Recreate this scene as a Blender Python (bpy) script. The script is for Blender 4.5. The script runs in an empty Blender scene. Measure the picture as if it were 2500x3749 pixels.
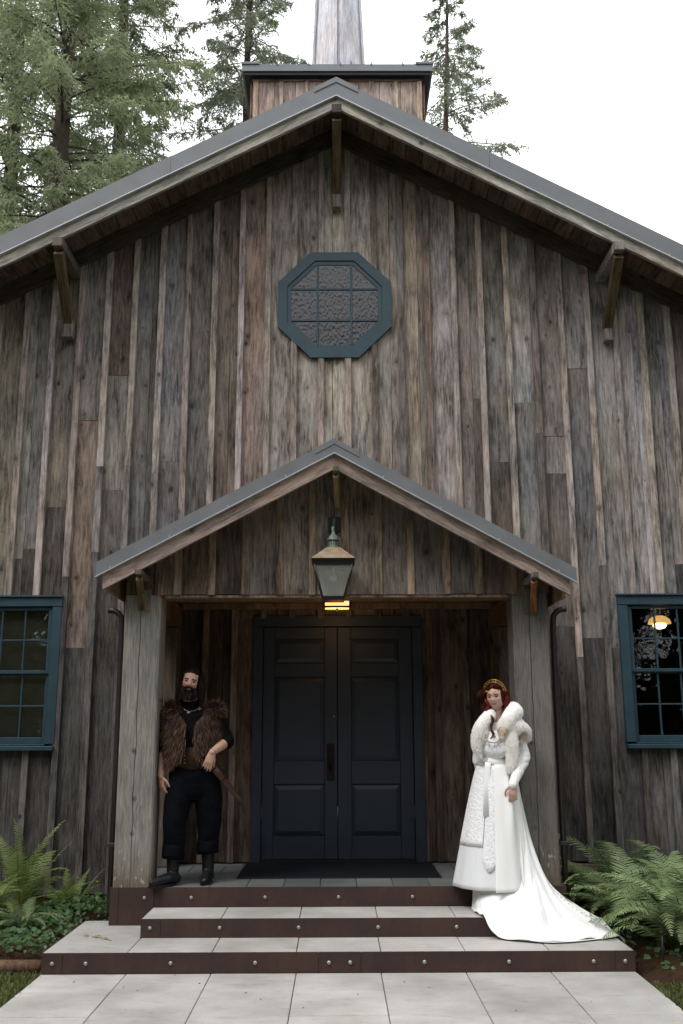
import bpy, math, random
import numpy as np
from mathutils import Vector, Matrix, noise as mnoise

random.seed(11)
RNG = np.random.default_rng(11)
SC = bpy.context.scene
COL = SC.collection

# ------------------------------------------------------------------ camera
CAM_POS = np.array([-0.00384, -10.0693, 1.68])
CAM_F, CAM_PITCH, CAM_YAW, CAM_ROLL = 3584.33, 0.2207, 0.0048, -0.0036     # focal length in photo pixels (2500 x 3749)
_cp, _sp, _cy, _sy = math.cos(CAM_PITCH), math.sin(CAM_PITCH), math.cos(CAM_YAW), math.sin(CAM_YAW)
_fw = np.array([_sy * _cp, _cy * _cp, _sp]); _rt = np.array([_cy, -_sy, 0.0]); _up = np.cross(_rt, _fw)
CAM_R = math.cos(CAM_ROLL) * _rt + math.sin(CAM_ROLL) * _up
CAM_U = -math.sin(CAM_ROLL) * _rt + math.cos(CAM_ROLL) * _up
CAM_FW = _fw
cam = bpy.data.cameras.new('camera')
cam.sensor_fit = 'VERTICAL'; cam.sensor_height = 36.0; cam.sensor_width = 24.0
cam.lens = CAM_F / 3749.0 * 36.0
cam.clip_start = 0.05; cam.clip_end = 2000
camo = bpy.data.objects.new('camera', cam); COL.objects.link(camo)
m = Matrix.Identity(4)
for i in range(3):
    m[i][0] = CAM_R[i]; m[i][1] = CAM_U[i]; m[i][2] = -CAM_FW[i]; m[i][3] = CAM_POS[i]
camo.matrix_world = m
SC.camera = camo

# ------------------------------------------------------------------ sky, sun, exposure
SUN_ELEV, SUN_AZ = math.radians(55), math.radians(224)     # azimuth clockwise from +Y (north): from the front, a little left
world = bpy.data.worlds.new('World'); SC.world = world; world.use_nodes = True
wn = world.node_tree; wn.nodes.clear()
_o = wn.nodes.new('ShaderNodeOutputWorld'); _b = wn.nodes.new('ShaderNodeBackground')
_s = wn.nodes.new('ShaderNodeTexSky'); _s.sky_type = 'NISHITA'; _s.sun_disc = False
_s.sun_elevation = SUN_ELEV; _s.sun_rotation = SUN_AZ; _s.altitude = 100; _s.dust_density = 2.0
_t = wn.nodes.new('ShaderNodeTexCoord')
_n = wn.nodes.new('ShaderNodeTexNoise'); _n.inputs['Scale'].default_value = 5.5; _n.inputs['Detail'].default_value = 6; _n.inputs['Roughness'].default_value = 0.55
_r = wn.nodes.new('ShaderNodeMapRange'); _r.inputs['From Min'].default_value = 0.30; _r.inputs['From Max'].default_value = 0.40
_x = wn.nodes.new('ShaderNodeMix'); _x.data_type = 'RGBA'
wn.links.new(_t.outputs['Generated'], _n.inputs['Vector']); wn.links.new(_n.outputs['Fac'], _r.inputs['Value'])
wn.links.new(_r.outputs['Result'], _x.inputs['Factor'])
wn.links.new(_s.outputs['Color'], _x.inputs[6]); _x.inputs[7].default_value = (17.6, 17.9, 18.4, 1)    # white overcast cloud over the blue
wn.links.new(_x.outputs[2], _b.inputs['Color']); _b.inputs['Strength'].default_value = 0.10
wn.links.new(_b.outputs['Background'], _o.inputs['Surface'])
sun = bpy.data.lights.new('sun', 'SUN'); sun.energy = 1.5; sun.angle = math.radians(18); sun.color = (1.0, 0.97, 0.92)
suno = bpy.data.objects.new('sun', sun); COL.objects.link(suno); suno.location = (0, -10, 20)
_d = Vector((math.sin(SUN_AZ) * math.cos(SUN_ELEV), math.cos(SUN_AZ) * math.cos(SUN_ELEV), math.sin(SUN_ELEV)))
suno.rotation_euler = _d.to_track_quat('Z', 'Y').to_euler()
vs = SC.view_settings
vs.view_transform = 'Standard'; vs.look = 'None'; vs.exposure = 0.20; vs.gamma = 1.0; vs.use_curve_mapping = False
SC.cycles.max_bounces = 8; SC.cycles.diffuse_bounces = 4; SC.cycles.transparent_max_bounces = 12
SC.cycles.use_adaptive_sampling = True

# ------------------------------------------------------------------ pixel helpers (photo pixel + a known plane -> a point)
def _ray(px, py):
    return CAM_FW + (px - 1250) / CAM_F * CAM_R - (py - 1874.5) / CAM_F * CAM_U
def at_y(px, py, y):
    d = _ray(px, py); t = (y - CAM_POS[1]) / d[1]; return Vector(CAM_POS + t * d)
def at_z(px, py, z):
    d = _ray(px, py); t = (z - CAM_POS[2]) / d[2]; return Vector(CAM_POS + t * d)

# ------------------------------------------------------------------ object helpers
WM = {}                                   # intended world matrix of every object
def link(o, parent=None, M=None):
    COL.objects.link(o)
    M = M or Matrix.Identity(4)
    WM[o.name] = M
    if parent is not None:
        o.parent = parent
        o.matrix_parent_inverse = Matrix.Identity(4)
        o.matrix_local = WM[parent.name].inverted() @ M
    else:
        o.matrix_world = M
    return o
def tag(o, label=None, cat=None, group=None, kind=None):
    if label: o['label'] = label
    if cat: o['category'] = cat
    if group: o['group'] = group
    if kind: o['kind'] = kind
    return o
def thing(name, loc, label, cat, group=None):
    o = bpy.data.objects.new(name, None); o.empty_display_size = 0.1
    link(o, None, Matrix.Translation(Vector(loc)))
    return tag(o, label, cat, group)
def mk(name, verts, faces, mat, parent=None, M=None, color=None, smooth=False):
    me = bpy.data.meshes.new(name)
    me.from_pydata([tuple(v) for v in verts], [], faces); me.update()
    if mat is not None: me.materials.append(mat)
    if smooth: me.polygons.foreach_set('use_smooth', [True] * len(me.polygons))
    o = bpy.data.objects.new(name, me)
    if color: o.color = (*color, 1)
    return link(o, parent, M)
def inst(name, me, parent=None, M=None, color=None):
    o = bpy.data.objects.new(name, me)
    if color: o.color = (*color, 1)
    return link(o, parent, M)
def npmesh(name, V, F, mats, smooth=False, midx=None):
    """V (n,3), F (m,k) arrays -> mesh"""
    V = np.asarray(V, np.float32); F = np.asarray(F, np.int32); k = F.shape[1]
    me = bpy.data.meshes.new(name)
    me.vertices.add(len(V)); me.vertices.foreach_set('co', V.ravel())
    me.loops.add(F.size); me.loops.foreach_set('vertex_index', F.ravel())
    me.polygons.add(len(F)); me.polygons.foreach_set('loop_start', np.arange(0, F.size, k, dtype=np.int32))
    if smooth: me.polygons.foreach_set('use_smooth', np.ones(len(F), bool))
    if midx is not None: me.polygons.foreach_set('material_index', np.asarray(midx, np.int32))
    me.update(calc_edges=True); me.validate()
    for mt in (mats if isinstance(mats, (list, tuple)) else [mats]): me.materials.append(mt)
    return me
def boxdata(x0, x1, y0, y1, z0, z1, c=0.0):
    """box with chamfered edges: octagonal-ish profile; c chamfer"""
    if c <= 0:
        v = [(x, y, z) for z in (z0, z1) for x, y in ((x0, y0), (x1, y0), (x1, y1), (x0, y1))]
        f = [(3, 2, 1, 0), (4, 5, 6, 7), (0, 1, 5, 4), (1, 2, 6, 5), (2, 3, 7, 6), (3, 0, 4, 7)]
        return v, f
    def ring(ins, z):
        a = ins
        return [(x0 + c, y0 + a, z), (x1 - c, y0 + a, z), (x1 - a, y0 + c, z), (x1 - a, y1 - c, z), (x1 - c, y1 - a, z), (x0 + c, y1 - a, z), (x0 + a, y1 - c, z), (x0 + a, y0 + c, z)]
    v = ring(c, z0) + ring(0, z0 + c) + ring(0, z1 - c) + ring(c, z1)
    f = [tuple(range(7, -1, -1)), tuple(range(24, 32))]
    for r in range(3):
        for i in range(8):
            j = (i + 1) % 8
            f.append((r * 8 + i, r * 8 + j, r * 8 + 8 + j, r * 8 + 8 + i))
    return v, f
def box(name, x0, x1, y0, y1, z0, z1, mat, parent=None, c=0.0, color=None):
    cx, cy, cz = (x0 + x1) / 2, (y0 + y1) / 2, (z0 + z1) / 2
    v, f = boxdata(x0 - cx, x1 - cx, y0 - cy, y1 - cy, z0 - cz, z1 - cz, c)
    return mk(name, v, f, mat, parent, Matrix.Translation((cx, cy, cz)), color)
def frame_z(p0, p1, front):
    """matrix with local Z along p0->p1, local -Y towards front"""
    p0, p1 = Vector(p0), Vector(p1); z = (p1 - p0).normalized(); y = -Vector(front)
    y = (y - z * y.dot(z)).normalized(); x = y.cross(z)
    M = Matrix.Identity(4)
    for i in range(3): M[i][0] = x[i]; M[i][1] = y[i]; M[i][2] = z[i]; M[i][3] = p0[i]
    return M
def plank(name, p0, p1, w, t, mat, parent=None, front=(0, -1, 0), color=None, wob=0.0025, c=0.004, s0=0.0, s1=0.0, cuts=None):
    """a sawn board: length on local Z, width on X, thickness on Y (front face at -t); wavering edges; s0/s1 = end slopes dz/dx"""
    M = frame_z(p0, p1, front); L = (Vector(p1) - Vector(p0)).length
    n = max(1, min(14, int(L / 0.45)))
    prof = [(-w/2 + c, -t), (w/2 - c, -t), (w/2, -t + c), (w/2, 0), (-w/2, 0), (-w/2, -t + c)]
    V = []; F = []; sd = random.uniform(0, 900)
    for k in range(n + 1):
        u = k / n; z = L * u
        a = mnoise.noise(Vector((sd, z * 1.3, 0))) * wob; b = mnoise.noise(Vector((sd + 40, z * 1.3, 0))) * wob; e = mnoise.noise(Vector((sd + 80, z * .8, 0))) * wob * .8
        for x, y in prof:
            xx = x + (a if x < 0 else b); yy = y + (e if y < 0 else 0)
            zz = z + (s0 * xx if k == 0 else 0) + (s1 * xx if k == n else 0)
            V.append((xx, yy, zz))
    k6 = len(prof)
    for k in range(n):
        for i in range(k6):
            j = (i + 1) % k6
            F.append((k * k6 + i, k * k6 + j, k * k6 + k6 + j, k * k6 + k6 + i))
    F.append(tuple(range(k6 - 1, -1, -1))); F.append(tuple(range(n * k6, n * k6 + k6)))
    return mk(name, V, F, mat, parent, M, color)
def lathe(name, prof, mat, parent=None, M=None, n=20, color=None, smooth=True):
    V = []; F = []
    for r, z in prof:
        for i in range(n):
            a = 2 * math.pi * i / n; V.append((r * math.cos(a), r * math.sin(a), z))
    for k in range(len(prof) - 1):
        for i in range(n):
            j = (i + 1) % n; F.append((k * n + i, k * n + j, k * n + n + j, k * n + n + i))
    F.append(tuple(range(n - 1, -1, -1))); F.append(tuple(range((len(prof) - 1) * n, len(prof) * n)))
    return mk(name, V, F, mat, parent, M, color, smooth)
def tubedata(pts, rad, n=10, flat=1.0, cap=True, ref=(0, 0, 1)):
    """swept tube through pts; rad scalar/list of r or (rx, ry)"""
    P = [Vector(p) for p in pts]; m = len(P)
    R = [(rad, rad)] * m if isinstance(rad, (int, float)) else [(r, r * flat) if isinstance(r, (int, float)) else r for r in rad]
    V = []; F = []; ref = Vector(ref); prev = None
    for k in range(m):
        t = (P[min(k + 1, m - 1)] - P[max(k - 1, 0)]).normalized()
        if prev is None:
            x = ref.cross(t)
            if x.length < 1e-3: x = Vector((1, 0, 0)).cross(t)
        else:
            x = prev - t * prev.dot(t)
        x.normalize(); prev = x; y = t.cross(x)
        for i in range(n):
            a = 2 * math.pi * i / n
            V.append(P[k] + x * (R[k][0] * math.cos(a)) + y * (R[k][1] * math.sin(a)))
    for k in range(m - 1):
        for i in range(n):
            j = (i + 1) % n; F.append((k * n + i, k * n + j, k * n + n + j, k * n + n + i))
    if cap:
        F.append(tuple(range(n - 1, -1, -1))); F.append(tuple(range((m - 1) * n, m * n)))
    return V, F
def tube(name, pts, rad, mat, parent=None, n=10, color=None, smooth=True, **k):
    V, F = tubedata(pts, rad, n, **k)
    c = sum((Vector(v) for v in V), Vector()) / len(V)
    return mk(name, [Vector(v) - c for v in V], F, mat, parent, Matrix.Translation(c), color, smooth)

# ------------------------------------------------------------------ materials
class NT:
    def __init__(s, name, rough=0.8, metallic=0.0, spec=0.3):
        s.m = bpy.data.materials.new(name); s.m.use_nodes = True; s.t = s.m.node_tree
        s.b = s.t.nodes['Principled BSDF']; s.b.inputs['Roughness'].default_value = rough
        s.b.inputs['Metallic'].default_value = metallic; s.b.inputs['Specular IOR Level'].default_value = spec
        s._tc = None
    def n(s, kind): return s.t.nodes.new('ShaderNode' + kind)
    def put(s, sock, v):
        if v is None: return
        if isinstance(v, bpy.types.NodeSocket): s.t.links.new(v, sock)
        else:
            if sock.type in ('RGBA',) and not isinstance(v, (int, float)) and len(v) == 3: v = (*v, 1)
            sock.default_value = v
    def obj(s):
        if s._tc is None: s._tc = s.n('TexCoord')
        return s._tc.outputs['Object']
    def info(s): return s.n('ObjectInfo')
    def math(s, op, a, b=None, clamp=False):
        x = s.n('Math'); x.operation = op; x.use_clamp = clamp; s.put(x.inputs[0], a); s.put(x.inputs[1], b); return x.outputs[0]
    def vm(s, op, a, b=None):
        x = s.n('VectorMath'); x.operation = op; s.put(x.inputs[0], a); s.put(x.inputs[1], b); return x.outputs['Value'] if op in ('LENGTH', 'DISTANCE', 'DOT_PRODUCT') else x.outputs[0]
    def xyz(s, x=0., y=0., z=0.):
        c = s.n('CombineXYZ'); s.put(c.inputs[0], x); s.put(c.inputs[1], y); s.put(c.inputs[2], z); return c.outputs[0]
    def sep(s, v): c = s.n('SeparateXYZ'); s.put(c.inputs[0], v); return c.outputs
    def noise(s, v, scale, detail=4, rough=0.55, dist=0.0):
        x = s.n('TexNoise'); s.put(x.inputs['Vector'], v); x.inputs['Scale'].default_value = scale; x.inputs['Detail'].default_value = detail
        x.inputs['Roughness'].default_value = rough; x.inputs['Distortion'].default_value = dist; return x.outputs['Fac']
    def rng(s, v, a, b, c=0., d=1., smooth=False):
        x = s.n('MapRange'); x.interpolation_type = 'SMOOTHSTEP' if smooth else 'LINEAR'
        for q, w in zip((0, 1, 2, 3, 4), (v, a, b, c, d)): s.put(x.inputs[q], w)
        return x.outputs[0]
    def mix(s, f, a, b, mode='MIX'):
        x = s.n('Mix'); x.data_type = 'RGBA'; x.blend_type = mode; s.put(x.inputs[0], f); s.put(x.inputs[6], a); s.put(x.inputs[7], b); return x.outputs[2]
    def scale(s, col, f):
        x = s.n('VectorMath'); x.operation = 'SCALE'; s.put(x.inputs[0], col); s.put(x.inputs['Scale'], f); return x.outputs[0]
    def bump(s, h, strength=0.4, dist=0.01):
        x = s.n('Bump'); x.inputs['Strength'].default_value = strength; x.inputs['Distance'].default_value = dist; s.put(x.inputs['Height'], h)
        s.t.links.new(x.outputs[0], s.b.inputs['Normal']); return x
    def color(s, c): s.put(s.b.inputs['Base Color'], c)

def wood_mat(name, knots=True, rough=0.85, contrast=1.0, grain=1.0, warm=0.5, tint=None):
    s = NT(name, rough, spec=0.2)
    inf = s.info(); r = inf.outputs['Random']
    P = s.vm('ADD', s.obj(), s.xyz(s.math('MULTIPLY', r, 31.7), s.math('MULTIPLY', r, 17.3), s.math('MULTIPLY', r, 53.1)))
    px, py, pz = s.sep(P)
    # knots
    kv = s.n('TexVoronoi'); kv.feature = 'F1'; kv.inputs['Scale'].default_value = 1.0; kv.inputs['Randomness'].default_value = 1.0
    s.put(kv.inputs['Vector'], s.xyz(s.math('MULTIPLY', px, 4.2), s.math('MULTIPLY', r, 9.0), s.math('MULTIPLY', pz, 1.9)))
    kp = s.sep(kv.outputs['Position'])
    dx = s.math('SUBTRACT', px, s.math('DIVIDE', kp[0], 4.2)); dz = s.math('SUBTRACT', pz, s.math('DIVIDE', kp[2], 1.9))
    kl = s.vm('LENGTH', s.xyz(dx, 0., s.math('MULTIPLY', dz, 0.8)))
    kc = s.sep(kv.outputs['Color'])
    kr = s.rng(s.math('POWER', kc[0], 2.2), 0.20, 1.0, 0.0, 0.038) if knots else 0.0
    halo = s.math('POWER', 2.718, s.math('MULTIPLY', kl, -22.0))
    halo = s.math('MULTIPLY', halo, s.rng(kc[0], 0.48, 0.56, 0., 1.)) if knots else s.math('MULTIPLY', halo, 0.0)
    wx = s.math('ADD', s.math('MULTIPLY', s.math('SUBTRACT', s.noise(s.vm('MULTIPLY', P, (1., 1., .3)), 3.0, 2), .5), .06), s.math('MULTIPLY', halo, s.math('MULTIPLY', dx, -1.1)))
    Q = s.vm('ADD', P, s.xyz(wx, 0., 0.))
    g1 = s.noise(s.vm('MULTIPLY', Q, (1., 1., .045)), 110 * grain, 4, .65)
    g2 = s.noise(s.vm('MULTIPLY', Q, (1., 1., .022)), 34 * grain, 3, .6)
    g3 = s.noise(s.vm('MULTIPLY', Q, (1., 1., .11)), 40, 5, .75)
    bl = s.noise(s.vm('MULTIPLY', P, (1., 1., .4)), 4.2, 5, .6)
    bl2 = s.noise(s.vm('ADD', s.vm('MULTIPLY', P, (1., 1., .3)), (7., 3., 1.)), 2.6, 4, .6)
    ring = s.math('MULTIPLY', s.math('SINE', s.math('MULTIPLY', g2, 62.0)), .5)
    v = s.math('ADD', s.math('MULTIPLY', s.rng(g1, .3, .7, -1., 1.), .15 * contrast), s.math('MULTIPLY', ring, .10 * contrast))
    v = s.math('ADD', v, s.math('MULTIPLY', s.rng(g3, .37, .63, -1., 1.), .40 * contrast))
    v = s.math('ADD', v, s.math('MULTIPLY', s.rng(bl, .36, .64, -1., 1.), .30 * contrast))
    v = s.math('ADD', v, 0.88)
    crack = s.rng(s.noise(s.vm('MULTIPLY', Q, (1., 1., .02)), 70 * grain, 2, .5), .30, .24, 0., .55)
    v = s.math('MULTIPLY', v, s.math('SUBTRACT', 1.0, crack))
    v = s.math('MAXIMUM', v, 0.16)
    base = inf.outputs['Color'] if tint is None else (*tint, 1)
    warmc = s.mix(1.0, base, (1.13, 0.985, 0.86), 'MULTIPLY'); coolc = s.mix(1.0, base, (0.97, 0.99, 1.02), 'MULTIPLY')
    col = s.mix(s.rng(bl2, .5 - .35 * warm, .95 - .45 * warm, 0., 1.), coolc, warmc)
    col = s.scale(col, v)
    if knots:
        kn = s.rng(kl, s.math('MULTIPLY', kr, 1.1), s.math('MULTIPLY', kr, .25), 0., 1., True)
        col = s.mix(s.math('MULTIPLY', kn, s.rng(kc[1], 0., 1., .5, .97)), col, s.scale(col, .22))
        rg = s.math('MULTIPLY', s.rng(kl, s.math('MULTIPLY', kr, 2.6), s.math('MULTIPLY', kr, 1.2), 0., 1., True), .35)
        col = s.mix(rg, col, s.scale(col, .55))
    s.color(col)
    h = s.math('ADD', s.math('MULTIPLY', g1, .6), s.math('ADD', s.math('MULTIPLY', ring, .3), s.math('MULTIPLY', crack, -1.2)))
    s.bump(h, .55, .006)
    return s.m
def plain(name, col, rough=0.6, metallic=0.0, var=0.12, vscale=12, spec=0.3, bump=0.0, bscale=80):
    s = NT(name, rough, metallic, spec)
    n = s.noise(s.obj(), vscale, 5, .6)
    s.color(s.scale((*col, 1)[:3], s.rng(n, .25, .75, 1 - var, 1 + var)))
    if bump: s.bump(s.noise(s.obj(), bscale, 4, .6), bump, .004)
    return s.m
MAT = {}
MAT['wood'] = wood_mat('weathered_wood')
MAT['timber'] = wood_mat('weathered_timber', contrast=0.8, warm=0.35)
MAT['barge'] = wood_mat('barge_board_wood', contrast=0.8, grain=.8, warm=.1)
MAT['strut'] = wood_mat('bracket_wood', contrast=1.1, knots=False, warm=.4)
def metal_mat():
    s = NT('grey_coated_metal', .42, .0, .5)
    n = s.noise(s.obj(), 3.0, 5, .6); n2 = s.noise(s.obj(), 260, 2, .5)
    s.color(s.scale((.150, .158, .168), s.math('ADD', s.rng(n, .3, .7, .86, 1.12), s.rng(n2, .3, .7, -.06, .06))))
    s.put(s.b.inputs['Roughness'], s.rng(n, .3, .7, .36, .52)); s.bump(s.math('ADD', s.noise(s.obj(), 5., 2, .5), s.math('MULTIPLY', n2, .06)), .25, .012); return s.m
MAT['metal'] = metal_mat()
MAT['drip'] = plain('drip_edge_metal', (.48, .50, .52), .4, .3, .08)
MAT['teal'] = plain('teal_paint', (.021, .050, .068), .5, 0, .22, 6, .4, .1, 40)
MAT['door'] = plain('navy_door_paint', (.0150, .0215, .0350), .48, 0, .2, 5, .4, .06, 60)
MAT['darkmetal'] = plain('dark_bronze_metal', (.012, .011, .012), .45, .3, .25, 10, .4)
MAT['spout'] = plain('brown_gutter_metal', (.035, .026, .026), .4, .2, .2, 10, .5)
def rust_mat():
    s = NT('weathering_steel', .72, .0, .3)
    P = s.obj(); a = s.noise(P, 2.2, 6, .65); b = s.noise(s.vm('MULTIPLY', P, (1., 1., .25)), 9, 6, .7); c = s.noise(P, 160, 3, .6)
    col = s.mix(s.rng(a, .35, .68), (.036, .021, .021), (.068, .036, .024))
    col = s.mix(s.rng(b, .5, .8), col, (.030, .021, .024)); col = s.scale(col, s.rng(c, .3, .7, .8, 1.2))
    s.color(col); s.bump(c, .15, .002); return s.m
MAT['rust'] = rust_mat()
def stone_mat(name, c0, c1, var, dark=(.1, .09, .08), spots=.5, rough=.9, sx=6):
    s = NT(name, rough, spec=.25); r = s.info().outputs['Random']
    P = s.vm('ADD', s.obj(), s.xyz(s.math('MULTIPLY', r, 41.), s.math('MULTIPLY', r, 23.), 0.))
    a = s.noise(P, 1.7, 6, .62); b = s.noise(s.vm('MULTIPLY', P, (.35, 1., 1.)), sx * 2.2, 6, .7); c = s.noise(P, 120, 4, .65)
    col = s.mix(s.rng(a, .32, .68), c0, c1)
    col = s.scale(col, s.math('ADD', s.rng(r, 0., 1., 1 - var, 1 + var), s.rng(c, .3, .7, -.10, .10)))
    col = s.mix(s.rng(b, .56, .78, 0., spots), col, dark)
    e = s.n('NewGeometry'); col = s.scale(col, s.rng(s.noise(e.outputs['Position'], 1.1, 5, .6), .36, .64, .74, 1.10))
    s.color(col); s.bump(s.math('ADD', s.math('MULTIPLY', b, .5), c), .25, .003); return s.m
MAT['paver'] = stone_mat('concrete_paver', (.37, .36, .345), (.44, .42, .39), .06, (.23, .205, .175), .85)
MAT['slate'] = stone_mat('grey_slate', (.085, .098, .10), (.12, .125, .12), .16, (.05, .05, .05), .5, .75)
MAT['joint'] = plain('joint_sand', (.10, .09, .075), .95, 0, .3, 60)
MAT['bolt'] = plain('galvanised_bolt', (.36, .35, .33), .45, .6, .2, 60)
MAT['mat'] = plain('black_rubber_mat', (.007, .008, .011), .9, 0, .3, 40, .1, .4, 300)
def glass_dark(name, col=(.012, .012, .013), rough=.04, wav=.15, wsc=6):
    s = NT(name, rough, spec=.5); s.color(col); s.bump(s.noise(s.obj(), wsc, 2, .5), wav, .01); return s.m
def clear_glass():
    m = bpy.data.materials.new('old_window_glass'); m.use_nodes = True; t = m.node_tree; t.nodes.clear()
    o = t.nodes.new('ShaderNodeOutputMaterial'); tr = t.nodes.new('ShaderNodeBsdfTransparent'); gl = t.nodes.new('ShaderNodeBsdfGlossy'); mx = t.nodes.new('ShaderNodeMixShader')
    fr = t.nodes.new('ShaderNodeFresnel'); fr.inputs['IOR'].default_value = 1.45; gl.inputs['Roughness'].default_value = .03
    n = t.nodes.new('ShaderNodeTexNoise'); n.inputs['Scale'].default_value = 7; bp = t.nodes.new('ShaderNodeBump'); bp.inputs['Strength'].default_value = .10; bp.inputs['Distance'].default_value = .02
    tc = t.nodes.new('ShaderNodeTexCoord'); t.links.new(tc.outputs['Object'], n.inputs['Vector']); t.links.new(n.outputs['Fac'], bp.inputs['Height']); t.links.new(bp.outputs[0], gl.inputs['Normal'])
    tr.inputs[0].default_value = (.75, .77, .76, 1)
    t.links.new(fr.outputs[0], mx.inputs[0]); t.links.new(tr.outputs[0], mx.inputs[1]); t.links.new(gl.outputs[0], mx.inputs[2]); t.links.new(mx.outputs[0], o.inputs[0]); return m
MAT['glass'] = clear_glass()
def obscure():
    s = NT('hammered_obscure_glass', .22, spec=.7); P = s.obj()
    v = s.n('TexVoronoi'); v.feature = 'SMOOTH_F1'; v.inputs['Scale'].default_value = 34; s.put(v.inputs['Vector'], s.vm('MULTIPLY', P, (1.3, 1., .75)))
    s.color((.013, .0125, .016)); s.bump(v.outputs['Distance'], .45, .011); return s.m
MAT['obscure'] = obscure()
def glow(name, col, st):
    m = bpy.data.materials.new(name); m.use_nodes = True; b = m.node_tree.nodes['Principled BSDF']
    b.inputs['Base Color'].default_value = (*col, 1); b.inputs['Emission Color'].default_value = (*col, 1); b.inputs['Emission Strength'].default_value = st; return m

# ================================================================== THE HALL
def grey(c, k=.58, q=.74):
    m = sum(c) / 3; d = 122 + (m - 122) * q; return tuple(max(20, d + (x - m) * k) for x in c)
def S(r, g, b, k=1.0):
    f = lambda c: ((c / 255 + .055) / 1.055) ** 2.4 if c > 10 else c / 255 / 12.92
    return (f(r) * k * 1.012, f(g) * k * .985, f(b) * k * 1.0)
def vary(c, a=.12):
    f = random.uniform(1 - a, 1 + a); return tuple(x * f * random.uniform(.97, 1.03) for x in c)
R1, R2, ZP = .1393, .2774, .4322            # tread heights and porch floor
YS1, YS2, YP = -2.535, -2.025, -1.517       # fronts of the steps and of the porch
HW = 4.97                                   # half width of the hall
OV, ZA = .77, 8.57                          # rake overhang, top of the metal at the ridge
SL, SR = .534, .548                         # roof slopes left / right
def roof_z(x, off=0.0): return ZA - (SL if x < 0 else SR) * abs(x) - off
WK = 1.08                                    # overall reflectance of the siding

hall = thing('wooden_hall', (0, 0, 0), 'weathered board and batten hall with gabled porch, octagonal window and spire', 'building')

# ---- window openings (outer casing): x0, x1, z0, z1
WIN = [(-3.803, -2.818, 1.5056, 3.0537), (2.878, 3.863, 1.5056, 3.0537)]
OCX, OCZ = -.0240, 6.263
def oct_half(a, b):
    d = max(abs(a - OCX), abs(b - OCX)); return 0 if d > .60 else (.585 if d < .262 else .585 - (d - .262))
HOLES = [(a + .03, b - .03, c + .03, d - .03) for a, b, c, d in WIN] + [(-.83, .83, 0.0, 2.81)]
BX0, BSP = .121, .2925
tones = {0: (128,118,104), 1: (132,128,117), 2: (112,101,90), 3: (118,116,108), 4: (120,116,108), 5: (94,91,87), 6: (120,118,116), 7: (99,95,89), 8: (102,86,74),
         9: (142,123,104), 10: (150,140,127), 11: (150,138,125), 12: (172,165,151), 13: (174,168,157), 14: (143,135,126), 15: (143,131,117), 16: (150,146,139), 17: (122,112,105),
         18: (112,108,102), 19: (148,146,141), 20: (121,114,108), 21: (104,103,102), 22: (130,128,125), 23: (150,150,153), 24: (122,120,119), 25: (117,108,102)}
splits = {3: (4.95, (122,105,90), None), 4: (5.46, None, (98,79,65)), 20: (4.76, (134,125,115), None), 21: (5.525, None, (140,138,133))}
BOARD_Y = -.001
def seg_board(name, x0, x1, z0, z1, t, col, y, slope_top=None, cl=None):
    xc = (x0 + x1) / 2; w = x1 - x0
    plank(name, (xc, y, z0), (xc, y, z1), w, t, MAT['wood'], hall, color=col, s1=slope_top or 0.0, wob=.003 if t > .024 else .002)
def low_tone(c):                              # greyer lower boards, the shade of the lower wall put into their colour
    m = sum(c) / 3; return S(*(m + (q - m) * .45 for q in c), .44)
def put_strip(name, x0, x1, zb, zt, t, col, y, sl, low=None):
    """one vertical strip with the openings cut out of it"""
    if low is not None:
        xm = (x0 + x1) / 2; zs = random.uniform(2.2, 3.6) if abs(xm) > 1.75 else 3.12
        if abs(xm) < 1.75: low = tuple(q * k for q, k in zip(low, (.95, .78, .66)))  # back wall inside the porch: browner, its shade painted into the boards
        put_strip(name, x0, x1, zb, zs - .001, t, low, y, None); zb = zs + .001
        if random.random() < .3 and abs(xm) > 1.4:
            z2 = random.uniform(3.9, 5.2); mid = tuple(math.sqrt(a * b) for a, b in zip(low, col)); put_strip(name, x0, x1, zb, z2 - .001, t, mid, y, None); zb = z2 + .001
    pieces = [(x0, x1, zb, zt, sl)]
    for hx0, hx1, hz0, hz1 in HOLES + ([(x0 - .01, x1 + .01, OCZ - oct_half(x0, x1), OCZ + oct_half(x0, x1))] if name == 'batten' and oct_half(x0, x1) > 0 else []):
        out = []
        for a, b, c, d, s in pieces:
            if b <= hx0 + .002 or a >= hx1 - .002 or d <= hz0 or c >= hz1: out.append((a, b, c, d, s)); continue
            if c < hz0: out.append((a, b, c, hz0, None))
            if d > hz1: out.append((a, b, hz1, d, s))
            if a < hx0 - .02: out.append((a, hx0, max(c, hz0), min(d, hz1), None))
            if b > hx1 + .02: out.append((hx1, b, max(c, hz0), min(d, hz1), None))
        pieces = out
    for a, b, c, d, s in pieces:
        if d - c > .03: seg_board(name, a, b, c, d, t, col, y, s)
tones = {k: grey(v) for k, v in tones.items()}
splits = {k: (z, a and grey(a), b and grey(b)) for k, (z, a, b) in splits.items()}
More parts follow.
